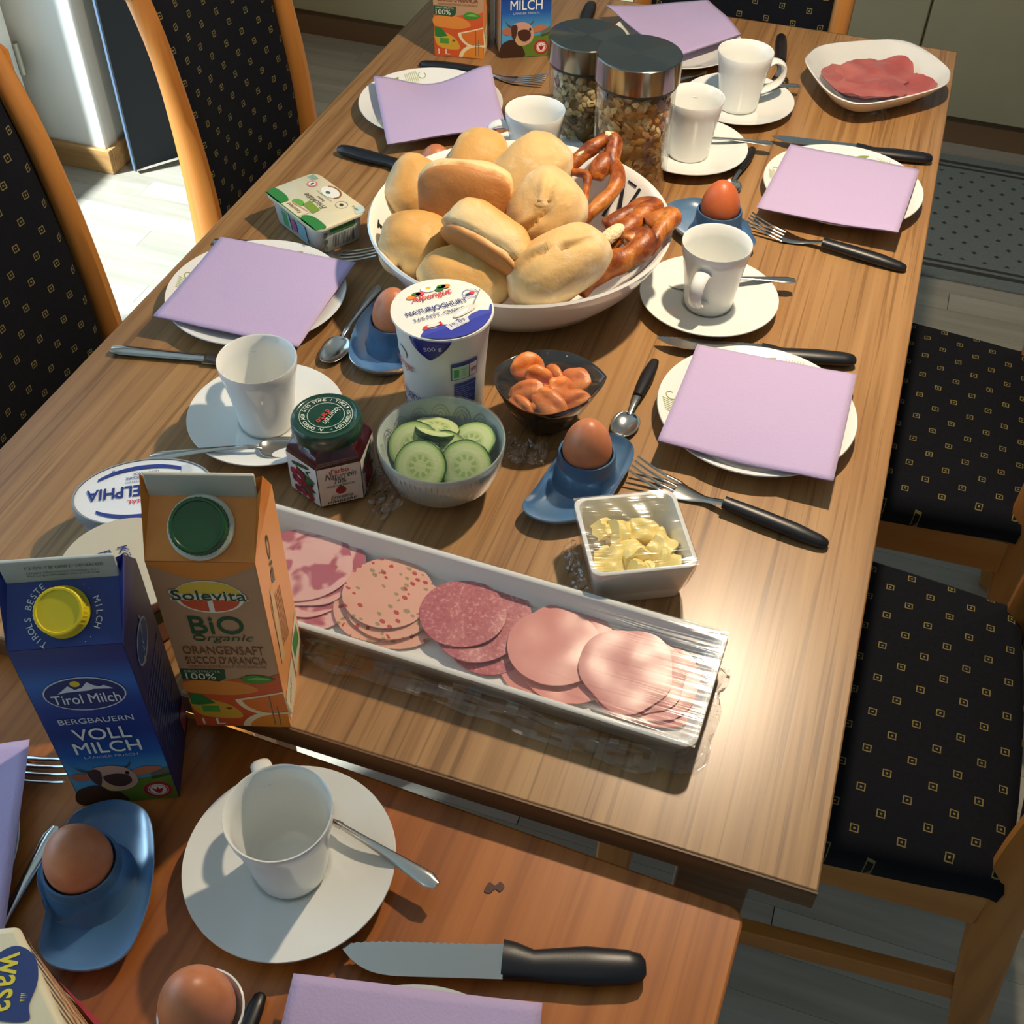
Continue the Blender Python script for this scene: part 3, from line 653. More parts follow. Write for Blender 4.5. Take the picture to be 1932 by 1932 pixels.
def roll(label, c, s, lng, nrm, mat, sq=.75, crease=0.0, seed=0, crack=0.0):
    """lng and nrm: length direction and direction of the domed top"""
    g = G(); nu, nv = 56, 34; rings = []
    sg = lambda x, e: math.copysign(abs(x) ** e, x)
    for j in range(1, nv):
        ph = math.pi * j / nv; ring = []
        for i in range(nu):
            th = 2 * math.pi * i / nu
            x = sg(math.sin(ph), sq) * sg(math.cos(th), sq); y = sg(math.sin(ph), sq) * sg(math.sin(th), sq); z = -sg(math.cos(ph), .85)
            if z < 0: z *= .66
            p = Vector((x, y, z)); k = 1 + .08 * noise.noise(p * 1.2 + Vector((seed, 0, 0))) + .03 * noise.noise(p * 3.6 + Vector((0, seed, 0)))
            if crease: k -= crease * math.exp(-((z + .22 + .10 * math.sin(th * 2 + seed)) / .06) ** 2) - .4 * crease * math.exp(-((z + .42 + .10 * math.sin(th * 2 + seed)) / .09) ** 2)
            if crack and z > 0:
                w = y - .22 * math.sin(x * 3 + seed); k -= crack * math.exp(-(w / .07) ** 2) * max(0, 1 - abs(x) * 1.1); k += crack * .55 * math.exp(-((w - .2) / .12) ** 2) * max(0, 1 - abs(x))
            ring.append((x * s[0] * k, y * s[1] * k, z * s[2] * k))
        rings.append(ring)
    o = g.loft(rings).build('bread_roll', mat, None, 80)
    X = Vector(lng).normalized(); Z = Vector(nrm); Z = (Z - X * Z.dot(X)).normalized(); Y = Z.cross(X)
    mm = Matrix((X, Y, Z)).transposed().to_4x4(); mm.translation = (c[0], c[1], c[2] + TZ); o.matrix_world = mm
    return tag(o, label, 'bread roll', 'bread rolls in the bowl')
def V(a, b, c): return rt * a + up * b - fw * c     # a direction given as sideways, up-slope and towards the diner in front
roll('golden square bread roll at the left rim of the bowl', (-.5570, .6420, .066), (.037, .034, .034), V(.25, .9, -.2), V(.55, .25, .8), RM1, .66, 0, 1)
roll('golden oblong roll standing at the back of the bowl', (-.5080, .7080, .074), (.042, .031, .031), V(.42, .85, .0), V(.25, .2, .9), RM1, .72, .03, 2)
roll('large pale oblong roll at the back of the bowl', (-.4420, .6980, .078), (.054, .037, .036), V(.72, .65, .1), V(.1, .3, .9), RM2, .76, 0, 3)
roll('upturned roll showing its brown underside in the bowl middle', (-.4745, .5850, .106), (.049, .040, .032), V(1, -.12, 0), V(.0, .52, -.85), RM1, .60, .09, 4)
roll('round knotted pale roll beside the pretzels', (-.3920, .6040, .097), (.044, .040, .037), V(.55, .75, .2), V(-.05, .15, .95), RM2, .80, 0, 5, .20)
roll('round golden roll low at the left of the bowl', (-.5090, .5360, .070), (.041, .037, .034), V(.95, -.2, 0), V(-.1, .5, .85), RM1, .76, 0, 6)
roll('tilted roll with a split seam in the bowl middle', (-.4280, .5200, .103), (.050, .034, .033), V(.80, -.55, .1), V(.45, .75, -.10), RM1, .72, .11, 7)
roll('golden roll half hidden behind the yoghurt lid', (-.4440, .4980, .070), (.047, .036, .033), V(1, .05, 0), V(.1, .55, .8), RM1, .76, 0, 8)
roll('floury oblong roll with a cracked top at the front rim', (-.3540, .5230, .089), (.055, .034, .033), V(.84, .54, .0), V(-.15, .3, .9), RM2, .74, 0, 9, .22)
def pz_mat():
    t = NT('pretzel_crust'); n = t.noise(t.coord(), 26, 6, .7, .8)
    t.base(t.ramp(n, [(.34, '53200f'), (.44, '8a4012'), (.54, 'b3641f'), (.65, 'cc8c3e'), (.80, 'e2bf86')])); t.set(rough=.40, coat=.12, coatr=.3)
    t.bump(t.math('ADD', t.noise(t.coord(), 180, 5, .7), t.noise(t.coord(), 45, 3)), .5, .0014); return t.m
PZ = pz_mat(); CRUMB = M('pretzel_crumb', 'e6cfa6', .85, bump=(260, .9, .003))
def pretzel(label, parts, crumbs=()):
    t = thing('pretzel', label, 'pretzel', group='brown pretzels in the bread bowl')
    for pts, r in parts:
        path = [p + Vector((0, 0, TZ)) for p in spline(pts, 5)]; n = len(path)
        G().tube(path, [(r * (.8 + .2 * math.sin(math.pi * i / (n - 1))) * (1 + .28 * noise.noise(p * 55)) if 0 < i < n - 1 else r * .55) for i, p in enumerate(path)], 14).build('strand', PZ, t, 80)
    for c, s, e in crumbs:
        g = G().lathe([(0, -1), (.6, -.8), (1, 0), (.6, .8), (0, 1)], 14).map(lambda v: Vector((v.x * s[0], v.y * s[1], v.z * s[2])) * (1 + .25 * noise.noise(v * 3)))
        o = g.build('torn_crumb', CRUMB, t, 80); o.location = (c[0], c[1], c[2] + TZ); o.rotation_euler = [R(a) for a in e]
p1 = [(-0.406, 0.7088, 0.082), (-0.3999, 0.718, 0.088), (-0.3888, 0.7329, 0.098), (-0.3769, 0.7451, 0.106), (-0.3681, 0.7534, 0.11), (-0.3596, 0.7523, 0.108), (-0.3586, 0.7426, 0.1), (-0.3573, 0.7331, 0.095), (-0.3491, 0.7248, 0.092), (-0.3423, 0.7086, 0.09), (-0.3427, 0.6891, 0.085), (-0.3497, 0.6718, 0.08), (-0.3581, 0.6559, 0.074), (-0.3653, 0.6482, 0.066)]
p1b = [(-0.4009, 0.7142, 0.085), (-0.389, 0.7084, 0.088), (-0.3786, 0.7078, 0.088), (-0.3735, 0.697, 0.084), (-0.3704, 0.6762, 0.078), (-0.3696, 0.6636, 0.072)]
p1c = [(-0.3587, 0.7361, 0.095), (-0.3642, 0.7282, 0.092), (-0.368, 0.7185, 0.088), (-0.3682, 0.713, 0.08)]
p2 = [(-0.3272, 0.5867, 0.086), (-0.3164, 0.6066, 0.094), (-0.3054, 0.6263, 0.1), (-0.2964, 0.6526, 0.102), (-0.2914, 0.6674, 0.1), (-0.2991, 0.6794, 0.094), (-0.3128, 0.6755, 0.088), (-0.3255, 0.6589, 0.084), (-0.3379, 0.6461, 0.078)]
p3 = [(-0.3377, 0.5395, 0.055), (-0.3265, 0.5489, 0.066), (-0.3123, 0.5626, 0.076), (-0.2965, 0.5707, 0.084), (-0.2851, 0.5841, 0.09), (-0.2832, 0.5974, 0.094), (-0.2928, 0.601, 0.092), (-0.3, 0.5909, 0.086)]
p3b = [(-0.2807, 0.5897, 0.084), (-0.2747, 0.6038, 0.092), (-0.2692, 0.6212, 0.098), (-0.2643, 0.6345, 0.1), (-0.2708, 0.6405, 0.098), (-0.2807, 0.6357, 0.094), (-0.2885, 0.631, 0.088)]
pretzel('looped brown pretzel leaning on the bowl rim by the jar', [(p1, .0092), (p1b, .0052), (p1c, .0115)], [((-.3665, .7530, .113), (.007, .006, .006), (0, 0, 0)), ((-.3905, .7285, .100), (.010, .004, .004), (0, -25, 45))])
p2 = [(x, y, z - .013) for x, y, z in p2]
pretzel('torn pretzel arm with pale crumb in the middle of the bowl', [(p2, .0115)], [((-.3215, .5970, .0885), (.021, .0095, .0060), (0, -18, 60))])
pretzel('dark brown pretzel along the front rim of the bowl', [(p3, .0130), (p3b, .0112)], [((-.2995, .5935, .092), (.006, .006, .006), (0, 0, 0))])

# ------------------------------------------------------------------ muesli jars
def lid_mat():
    t = NT('brushed_steel_lid'); t.base('8a877e'); t.set(rough=.16, metal=1.0)
    w = t.add('TexWave', wave_type='RINGS', rings_direction='Z', wave_profile='SIN'); t.link(t.coord(), w.inputs['Vector']); w.inputs['Scale'].default_value = 520; w.inputs['Distortion'].default_value = .0
    t.bump(w.outputs[1], .30, .00035); return t.m
LID = lid_mat()
def jar(x, y, H, r, label, cols, seed, flake, fill):
    j = thing('storage_jar', label, 'jar', (x, y, TZ + .0001), 0, 'glass muesli jars with steel lids'); b = r - .003
    G().lathe([(0, .0008), (b - .004, .0008), (b, .005), (b, H - .034), (b - .002, H - .028), (b - .0022, H - .03), (b - .0025, H - .034), (b - .003, .007), (b - .007, .0045), (0, .0045)], 64).build('glass', GLASS, j, 60)
    l = G().lathe([(0, H), (r - .0012, H), (r, H - .0012), (r, H - .029), (r - .001, H - .030), (r - .003, H - .030), (r - .003, H - .006), (0, H - .006)], 80).build('lid', LID, j, 30)
    G().lathe([(r - .0035, H - .0305), (r - .0028, H - .0335), (r - .0022, H - .0335), (r - .0010, H - .0302)], 64).build('seal', M('jar_seal', '2a2725', .5), j)
    rnd = random.Random(seed); ms = [M('muesli_' + c, c, .75, bump=(400, .5)) for c in cols]
    g = G(); mi = []; bi = b - .0045
    core = G().lathe([(0, .006), (bi - .008, .006), (bi - .006, .012), (bi - .006, fill - .012), (bi - .014, fill - .006), (0, fill - .004)], 20)
    g.add(core); mi += [0] * len(core.f)
    for k in range(620):
        a = rnd.uniform(0, 2 * math.pi); zz = rnd.uniform(.007, fill - .004) ; rr = bi - rnd.uniform(.0025, .006)
        if k > 520: rr = bi * math.sqrt(rnd.random()) * .95; zz = fill - .006 + rnd.uniform(-.003, .003)
        s = rnd.uniform(*flake); f = G(); nn = 6; th = rnd.uniform(.18, .55)
        f.loft([[(s * .55 * math.cos(i * math.pi / 3) * rnd.uniform(.7, 1.2), s * .45 * math.sin(i * math.pi / 3) * rnd.uniform(.7, 1.2), -s * th * .5) for i in range(nn)],
                [(s * math.cos(i * math.pi / 3) * rnd.uniform(.75, 1.15), s * .8 * math.sin(i * math.pi / 3) * rnd.uniform(.75, 1.15), rnd.uniform(-.1, .1) * s) for i in range(nn)],
                [(s * .6 * math.cos(i * math.pi / 3), s * .45 * math.sin(i * math.pi / 3), s * th * .5) for i in range(nn)]])
        mt = Matrix.Translation((rr * math.cos(a), rr * math.sin(a), zz)) @ Matrix.Rotation(a, 4, 'Z') @ Matrix.Rotation(R(90) + rnd.uniform(-.6, .6), 4, 'Y') @ Matrix.Rotation(rnd.uniform(0, 6), 4, 'Z') @ Matrix.Rotation(rnd.uniform(-.5, .5), 4, 'X')
        g.add(f, mt); c = rnd.choices(range(len(cols)), [5, 4, 3, 2, 1][:len(cols)])[0]; mi += [c] * len(f.f)
    me = g.mesh('muesli', None, 45)
    for mm in ms: me.materials.append(mm)
    for p, c in zip(me.polygons, mi): p.material_index = c
    return me
me = jar(-.3605, .845, .170, .049, 'front glass jar of golden crunchy muesli with steel lid', ['cc8e42', 'dfae68', 'ae7632', 'ead09a', '80501e'], 3, (.0042, .0080), .128)
o = bpy.data.objects.new('crunchy_muesli', me); col.objects.link(o); o.location = (-.3605, .845, TZ + .0001); tag(o, 'golden crunchy muesli filling the front glass jar', 'muesli', kind='stuff')
me = jar(-.449, .9466, .135, .048, 'rear glass jar of pale oat flake muesli with steel lid', ['bd9f6c', 'd8c090', '98764a', 'e8dab4', '624828'], 8, (.0040, .0070), .098)
o = bpy.data.objects.new('oat_muesli', me); col.objects.link(o); o.location = (-.449, .9466, TZ + .0001); tag(o, 'pale oat flake muesli filling the rear glass jar', 'muesli', kind='stuff')

# ------------------------------------------------------------------ drink cartons
CW = .071; HS = .188; HR = .2145; HT = .2325
def carton(label, cat, loc, rz, cols, name):
    """local frame: front face at y = 0 looking to -y, x from 0 to CW, base at z = 0"""
    c = thing(name, label, cat, loc, rz); w = CW; m = w / 2
    front, side, roof, gus, fin = cols
    def face(nm, pts, mat, fs=None): g = G(); g.v = pts; g.f = fs or [tuple(range(len(pts)))]; return g.build(nm, mat, c, 0)
    bd = G().loft([[(0, 0, z), (w, 0, z), (w, w, z), (0, w, z)] for z in (0, HS)], True, False).build('body', side, c, 0, bevel=0)
    fp = face('front_panel', [(.0004, -.0003, .0004), (w - .0004, -.0003, .0004), (w - .0004, -.0003, HS), (.0004, -.0003, HS)], front)
    g = G(); g.v = [(0, 0, HS), (w, 0, HS), (w, m, HR), (0, m, HR), (0, w, HS), (w, w, HS)]; g.f = [(0, 1, 2, 3), (3, 2, 5, 4)]; c_roof = g.build('roof', roof, c, 0)
    for sx, x in ((1, w), (-1, 0)):
        ap = (x + sx * .004, m + .004, HT - .005); G_ = G()
        G_.v = [(x, 0, HS), (x, w, HS), ap, (x - sx * .001, m, HR), (x - sx * .001, m, HT - .004)]; G_.f = [(0, 1, 2), (0, 2, 4, 3), (1, 3, 4, 2)]
        G_.build('side_gusset', gus, c, 0)
    fn = G().box(.0, w, m - .0016, m + .0016, HR - .002, HT).build('top_fin', fin, c, 0, bevel=.0012)
    nrm = Vector((0, -(HR - HS), m)).normalized(); upv = Vector((0, m, HR - HS)).normalized(); o0 = Vector((w / 2, 0, HS))
    return c, nrm, upv, o0, (fp, bd, c_roof, fn)
def cap(c, nrm, upv, o0, pos, r, h, mat, ringm, ring_r):
    rm = Matrix((Vector((1, 0, 0)), upv, nrm)).transposed().to_4x4(); rm.translation = o0 + upv * pos
    G().lathe([(0, .0005), (ring_r, .0005), (ring_r + .001, .0012), (ring_r, .0032), (r * .9, .0034)], 48).map(lambda v: rm @ v).build('spout_ring', ringm, c, 50)
    n = 72; g = G()
    def rr(k): return r * (1 + (.022 if k % 2 else 0))
    rings = [[(rr(k) * s * math.cos(2 * math.pi * k / n), rr(k) * s * math.sin(2 * math.pi * k / n), z) for k in range(n)] for s, z in ((1.03, .003), (1.0, .0045), (1.0, h - .0012))]
    rings += [[(r * s * math.cos(2 * math.pi * k / n), r * s * math.sin(2 * math.pi * k / n), z) for k in range(n)] for s, z in ((.96, h), (.88, h), (.85, h - .0008), (.3, h - .001))]
    g.loft(rings, False, True).map(lambda v: rm @ v).build('screw_cap', mat, c, 30)
TAN = M('juice_carton_tan', 'b98f6a', .5); ORG = M('juice_carton_orange', 'e08a34', .42, mottle=(30, 'd67d2a', .4, .65)); ORL = M('juice_carton_side', 'e39a5c', .45); GREYC = M('bare_carton_grey', 'bdb9a8', .6)
MBLUE = None
def milk_front():
    t = NT('milk_carton_blue'); sp = t.add('SeparateXYZ'); t.link(t.coord(), sp.inputs[0]); z = t.math('DIVIDE', sp.outputs[2], HS)
    t.base(t.ramp(z, [(.22, '4d9ac9'), (.34, '1e57a8'), (.48, '16337f'), (.66, '173a8c'), (.80, '2667b8'), (.92, '16337f'), (1, '142e74')])); t.set(rough=.4); return t.m
MBLUE = milk_front(); MNAVY = M('milk_carton_navy', '1c2a66', .42); MWHITE = M('milk_carton_white', 'd9dde2', .45); FINM = M('milk_fin_grey', 'b9bcb6', .55)
GREENCAP = M('dark_green_cap', '0f4a20', .3); YELLOWCAP = M('yellow_cap', 'e0c81c', .38)
def juice(loc, rz, label, group):
    c, nrm, upv, o0, PT = carton(label, 'juice carton', loc, rz, (TAN, ORL, ORG, ORG, GREYC), 'juice_carton'); c['group'] = group
    cap(c, nrm, upv, o0, .0222, .0182, .012, GREENCAP, M('cream_ring', 'd9d6c2', .4), .0208)
    d = Deco(PT[0], lambda u, v, h: (u * CW, -.0003 - h, v * HS))
    A = lambda L: [(x, y) for x, y in L]
    d.poly([(.006, 1.0)] + [(.006 + .988 * k / 20, .985 - .075 * math.sin(math.pi * k / 20)) for k in range(21)] + [(.994, 1.0)], 'de8733', 1)
    d.fan(arcpts(.5, .815, .33, .088), 'efe9d6', 1).fan(arcpts(.5, .832, .30, .066, 0, 180), 'e6c23e', 2).fan(arcpts(.5, .80, .28, .066, 180, 360), 'd6552c', 2)
    d.rect(.475, .735, .525, .80, 'efe9d6', 3)
    d.text('Solevita', 'efe9d6', .5, .826, .73, .060, .03, layer=4).text('Solevita', '14502a', .5, .826, .70, .056, .025, layer=5)
    d.text('BiO', '14502a', .5, .655, .52, .105, .025).text('rganic', '14502a', .60, .574, .46, .048, .0, shear=.3, layer=3)
    d.ring(.300, .580, .060, .020, .010, '14502a', 3)
    d.text('ORANGENSAFT', '7c4a22', .5, .505, .80, .050, .012).text("SUCCO D'ARANCIA", '7c4a22', .5, .443, .80, .046, .012).text('NON KONZENTRAT/DA CONCENTRATO', '8a5a32', .5, .402, .78, .016, .0)
    d.poly([(.005, .385), (.46, .385), (.45, .33), (.38, .308), (.005, .318)], '24502e', 2).text('DIREKTFRUTTA', 'c9cdb0', .23, .372, .36, .014, 0, layer=3).text('100%', 'e6e3cc', .20, .341, .30, .038, .01, layer=3)
    d.poly([(.005, .317), (.45, .312), (.60, .33), (.80, .322), (.995, .36), (.995, .004), (.005, .004)], 'd4582a', 1)
    d.fan(smoothpoly([(.01, .30), (.3, .318), (.6, .30), (.75, .25), (.5, .22), (.2, .225), (.01, .24)], 4), 'e28a36', 2)
    d.fan(smoothpoly([(.60, .322), (.70, .352), (.85, .345), (.95, .325), (.82, .300), (.68, .30)], 4), '3f8a2c', 4).fan(smoothpoly([(.66, .326), (.78, .340), (.90, .327), (.78, .322)], 4), '7db83e', 5)
    d.fan(smoothpoly([(.02, .20), (.25, .185), (.45, .14), (.52, .07), (.3, .06), (.06, .09)], 4), 'd9a636', 2)
    d.poly([(.02, .23), (.16, .22), (.28, .162), (.1, .15), (.02, .155)], '2f7a34', 3)
    d.fan([(.50, .192)] + arcpts(.86, .21, .38, .13, 190, 300, 14) + [(.995, .245), (.80, .222)], 'efdcae', 3).fan([(.56, .187)] + arcpts(.86, .20, .31, .10, 190, 300, 14) + [(.995, .235), (.80, .212)], 'e0742c', 4)
    d.fan([(.995, .004)] + arcpts(.92, .0, .42, .115, 80, 176, 16), 'efdcae', 4).fan([(.995, .004)] + arcpts(.94, .0, .36, .095, 80, 176, 16), 'e08a30', 5)
    d.rect(.12, .105, .30, .145, '4c9a3c', 4).text('*', '2a2a1c', .40, .13, .06, .02, .02, layer=4).text('1 L', 'efe6d8', .20, .04, .24, .040, .03, layer=4)
    for k in range(2): d.rect(.84 + .06 * k, .02, .855 + .06 * k, .22 - .07 * k, '7a6a55', 6)
    d.done()
    s = Deco(PT[1], lambda u, v, h: (CW + h, u * CW, v * HS))
    s.text('BiO', '2c4a2a', .45, .83, .24, None, .03, rot=R(75), layer=2)
    for k in range(9): s.rect(.18 + .05 * k, .40 - .01 * k, .205 + .05 * k, .70 - .01 * k, 'c98a52', 1)
    s.poly([(.15, .35), (.30, .33), (.34, .72), (.24, .74)], 'cfae7c', 2).poly([(.55, .06), (.95, .10), (.95, .30), (.55, .24)], 'd8d3b8', 1).rect(.62, .14, .9, .24, '4a8a44', 2).poly([(.04, .02), (.5, .03), (.5, .22), (.04, .18)], 'ddd2b4', 1)
    s.text('PAP', '5b5a4a', .25, .12, .2, .03, 0, rot=R(20), layer=3); s.done(); return c
def milk(loc, rz, label, group):
    c, nrm, upv, o0, PT = carton(label, 'milk carton', loc, rz, (MBLUE, MNAVY, M('milk_carton_roof', '16337f', .42), M('milk_gusset', '22338a', .45), FINM), 'milk_carton'); c['group'] = group
    cap(c, nrm, upv, o0, .0220, .0152, .013, YELLOWCAP, YELLOWCAP, .0158)
    rf = Deco(PT[2], lambda u, v, h: o0 + Vector((1, 0, 0)) * u + upv * v + nrm * (h + .0002))
    rf.arctext('TIROLS BESTE', 'd5dbe6', 0, .0205, .0222, .0040, 180, 120).done()
    rf = Deco(PT[2], rf.fn); rf.arctext('.. MILCH ..', 'd5dbe6', 0, .0205, .0222, .0040, 0, 120); rf.done()
    fd = Deco(PT[3], lambda u, v, h: (CW / 2 + u, CW / 2 - .0017 - h, HR + v))
    fd.text('13.09.18 0881 10:46:00', '6a6c6a', .004, .012, .048, .0028, 0).text('Ungekühlt mind. haltbar bis', '3c3f52', .002, .0074, .044, .0018, 0).text('Bei ungeöffneter Verpackung', '3c3f52', .002, .0048, .044, .0018, 0); fd.done()
    d = Deco(PT[0], lambda u, v, h: (u * CW, -.0003 - h, v * HS))
    d.fan(arcpts(.5, .735, .375, .098), 'd5dbe6', 2).fan(arcpts(.5, .735, .362, .0925), '142a6c', 3)
    d.poly([(.26, .745), (.34, .775), (.38, .79), (.43, .765), (.50, .775), (.56, .805), (.61, .785), (.66, .775), (.70, .782), (.78, .758), (.60, .764), (.54, .756), (.44, .755), (.34, .753)], 'd5dbe6', 5)
    d.fan(arcpts(.45, .798, .045, .017), 'e0c52e', 4).text('Tirol Milch', 'dfe4ec', .5, .71, .62, .056, .018, layer=5)
    d.text('BERGBAUERN', 'cfd6e0', .5, .575, .70, .032, .006).text('VOLL', 'e4e6e4', .5, .487, .54, .074, .022).text('MILCH', 'e4e6e4', .5, .398, .64, .074, .022).text('LÄNGER FRISCH', 'b9c6d6', .5, .338, .52, .020, .0)
    d.poly([(.005, .10), (.2, .13), (.5, .15), (.8, .17), (.995, .19), (.995, .004), (.005, .004)], '5c7a26', 1).poly([(.80, .19), (.88, .205), (.995, .235), (.995, .17), (.8, .15)], '5f6b58', 1)
    d.fan(smoothpoly([(.005, .10), (.20, .14), (.36, .12), (.46, .06), (.46, .004), (.005, .004)], 4), '3a2113', 2)
    d.fan(smoothpoly([(.02, .21), (.10, .232), (.24, .215), (.26, .19), (.10, .175)], 4), 'b06a4c', 3).fan(smoothpoly([(.62, .215), (.74, .245), (.90, .24), (.92, .22), (.75, .19), (.64, .19)], 4), 'b8704e', 3)
    d.poly([(.08, .285), (.14, .245), (.22, .225), (.20, .245), (.13, .262)], '574436', 3).poly([(.66, .295), (.64, .262), (.56, .235), (.58, .255), (.63, .27)], '574436', 3)
    d.fan(smoothpoly([(.20, .235), (.30, .265), (.46, .27), (.58, .25), (.64, .215), (.66, .16), (.60, .115), (.46, .09), (.34, .10), (.26, .15), (.20, .19)], 4), 'c79a86', 4)
    d.fan(smoothpoly([(.20, .235), (.28, .255), (.33, .235), (.32, .19), (.28, .14), (.22, .17)], 4), '4a281a', 5).fan(smoothpoly([(.34, .20), (.46, .215), (.58, .20), (.60, .155), (.52, .125), (.42, .128), (.35, .16)], 4), '452417', 5)
    d.fan(smoothpoly([(.30, .165), (.36, .14), (.44, .105), (.34, .098)], 4), 'c4a56a', 5).fan(arcpts(.585, .215, .022, .012, n=12), '1a100c', 6)
    d.fan(arcpts(.82, .075, .145, .056), 'a8242c', 3).ring(.82, .075, .105, .040, .006, 'e6d8d0', 4).fan(arcpts(.82, .075, .085, .032), 'e6d8d0', 4)
    d.fan(smoothpoly([(.76, .09), (.80, .075), (.82, .10), (.84, .075), (.88, .09), (.85, .06), (.82, .05), (.79, .06)], 3), 'a8242c', 5); d.done()
    for x, sgn, colr in ((CW, 1, '8f98b8'), (0, -1, None)):
        s = Deco(PT[1], lambda u, v, h: (x + sgn * h, u * CW, v * HS))
        if sgn > 0:
            s.fan(arcpts(.45, .79, .26, .075), '31518e', 1).ring(.45, .79, .26, .075, .015, '9fb4c4', 2)
            s.text('Tirol', 'b9c6c2', .45, .79, .3, .04, .02, rot=R(35), layer=3)
            for k in range(16): s.rect(.10, .10 + .034 * k, .9 - .1 * (k % 3), .112 + .034 * k, '4a5584', 1)
            s.rect(.72, .03, .98, .14, 'b8505c', 2)
        else:
            s.rect(.004, .004, .996, .999, 'd9dde2', 1); s.text('FRISCHE ALPENMILCH', '3e4c66', .72, .42, .95, None, .0, rot=R(90), layer=2)
        s.done()
    return c
juice((-.467, -.0215, TZ + .0001), R(18.4), 'orange juice carton with dark green cap beside the cold cut tray', 'orange juice cartons')
juice((-.7150, 1.1000, TZ + .0001), R(11.3), 'orange juice carton cut off by the top edge', 'orange juice cartons')
milk((-.5250, -.0980, OZ + .0001), R(25), 'blue whole milk carton with yellow cap on the orange-brown table', 'whole milk cartons')
milk((-.6230, 1.1260, TZ + .0001), R(27), 'blue milk carton with cow picture cut off by the top edge', 'whole milk cartons')
# ------------------------------------------------------------------ cream cheese tubs
t = thing('cream_cheese_tub', 'oval white cream cheese tub with blue and red print upside down', 'cheese tub', (-.607, .1495, TZ + .0001), R(210))
def oval(k, z): return [(.060 * k * math.cos(a), .0405 * k * math.sin(a), z) for a in (2 * math.pi * i / 48 for i in range(48))]
G().loft([oval(.86, 0), oval(.90, .003), oval(.95, .032)], True, False).build('body', M('tub_grey_blue', '8f9aa6', .35), t, 60)
G().loft([oval(.94, .030), oval(.985, .0305), oval(1.0, .033), oval(1.0, .041), oval(.985, .0435), oval(.955, .0435)], False, False).build('lid_rim', M('frosted_lid', '9ba4ab', .3, trans=.25), t, 60)
lo = G().loft([oval(.955, .0428), oval(.93, .0424), oval(.5, .0426), oval(.05, .0428)], False, True).build('lid_film', M('lid_white', 'e3e7ec', .3), t, 60)
d = Deco(lo, lambda u, v, h: (u, v, .0431 + h))
d.text('PHILADELPHIA', '1c2f7c', 0, -.001, .094, .0135, .03).text('ORIGINAL', 'c2303e', -.004, .012, .034, .0048, .015)
d.text('DOPPELRAHMSTUFE', '2b3c7a', -.002, -.0125, .034, .0022, 0).text('CREMIG-FRISCHER', '2b3c7a', -.002, -.0172, .034, .0030, .004).text('GESCHMACK', '2b3c7a', -.002, -.0217, .022, .0030, .004).text('175 g', '2b3c7a', .020, -.0275, .014, .0034, .008)
for s in (1, -1):
    o_ = arcpts(0, 0, .050, .0320, 40 if s > 0 else 220, 140 if s > 0 else 320, 20); i_ = arcpts(0, -.001 * s, .050, .0285, 40 if s > 0 else 220, 140 if s > 0 else 320, 20)
    d.poly(o_ + i_[::-1], '23368a', 1)
d.rect(-.040, -.026, -.032, -.013, 'c3c9d2', 2).done()

t = thing('cottage_cheese_pot', 'round pot of grainy cottage cheese under wrinkled foil lid', 'cheese pot', (-.5665, .0605, TZ + .0001), R(-38))
G().lathe([(0, 0), (.040, 0), (.042, .003), (.0455, .045), (.0485, .054), (.0485, .058)], 56).build('body', M('pot_pink_white', 'b98f86', .4), t, 60)
G().lathe([(.0468, .030), (.0474, .044), (.0482, .0441), (.0476, .030)], 56).build('colour_band', M('pot_green_band', '3a4a2a', .45), t, 60)
def foil(u, v):
    r = .0508 * u; a = 2 * math.pi * v; return (r * math.cos(a), r * math.sin(a), .0588 + .0006 * noise.noise((r * math.cos(a) * 70, r * math.sin(a) * 70, 3)) * (1 if u < .95 else 0))
lo = G().grid(foil, 12, 56).lathe([(.0508, .0588), (.0510, .0575), (.0495, .0570)], 56).build('foil_lid', M('cream_foil', 'd6cab2', .25, metal=.25), t, 70)
d = Deco(lo, lambda u, v, h: (u, v, .0594 + h))
d.text('Körniger', '2a3470', .004, .004, .046, .010, .015, shear=.15).text('Frischkäse', '2a3470', .004, -.009, .050, .010, .015, shear=.15).text('mild im Geschmack', '4a463e', 0, -.020, .040, .003, 0)
d.ring(-.012, .031, .009, .009, .0009, '8a8374', 1).fan(smoothpoly([(-.018, .033), (-.012, .036), (-.006, .030), (-.012, .029)], 4), '2b3a24', 2).poly([(.016, .030), (.034, .026), (.030, .036)], 'b04a3c', 1)
d.text('07.10.18', '77705f', .014, .020, .022, .0036, 0).done()

t = thing('herb_cheese_tub', 'rectangular cream cheese tub with green striped lid', 'cheese tub', (-.6745, .6290, TZ + .0001), R(149))
def tub(w, dd, r, z): return [(x, y, z) for x, y in rrect(w, dd, r, 5)]
bo = G().loft([tub(.092, .055, .010, 0), tub(.095, .058, .011, .002), tub(.101, .064, .012, .030), tub(.101, .064, .012, .0345)]).build('body', M('tub_milk_white', 'cfd6d2', .4), t, 60)
lo = G().loft([tub(.104, .067, .012, .0335), tub(.109, .072, .013, .0345), tub(.1095, .0725, .013, .0372), tub(.108, .071, .013, .0380)]).build('lid', M('lid_cream', 'd9d0b2', .45, mottle=(18, 'd2c49a', .45, .7)), t, 60)
d = Deco(lo, lambda u, v, h: (u, v, .0381 + h))
for s in (-1, 1): d.fan(smoothpoly([(s * .0525, .030), (s * .050, .0345), (s * .040, .0352), (s * .022, .0350), (s * .018, .026), (s * .030, .020), (s * .0535, .021)], 4), '2f7c3c', 1)
d.rect(-.053, .0335, .053, .0352, '2f7c3c', 1).poly([(-.016, .034), (.019, .034), (.018, .019), (-.017, .018)], 'd9cfae', 2).poly([(-.021, .018), (.002, .016), (.004, .005), (-.020, .007)], '78923a', 3).fan(arcpts(.009, .018, .009, .006), '5aa344', 3)
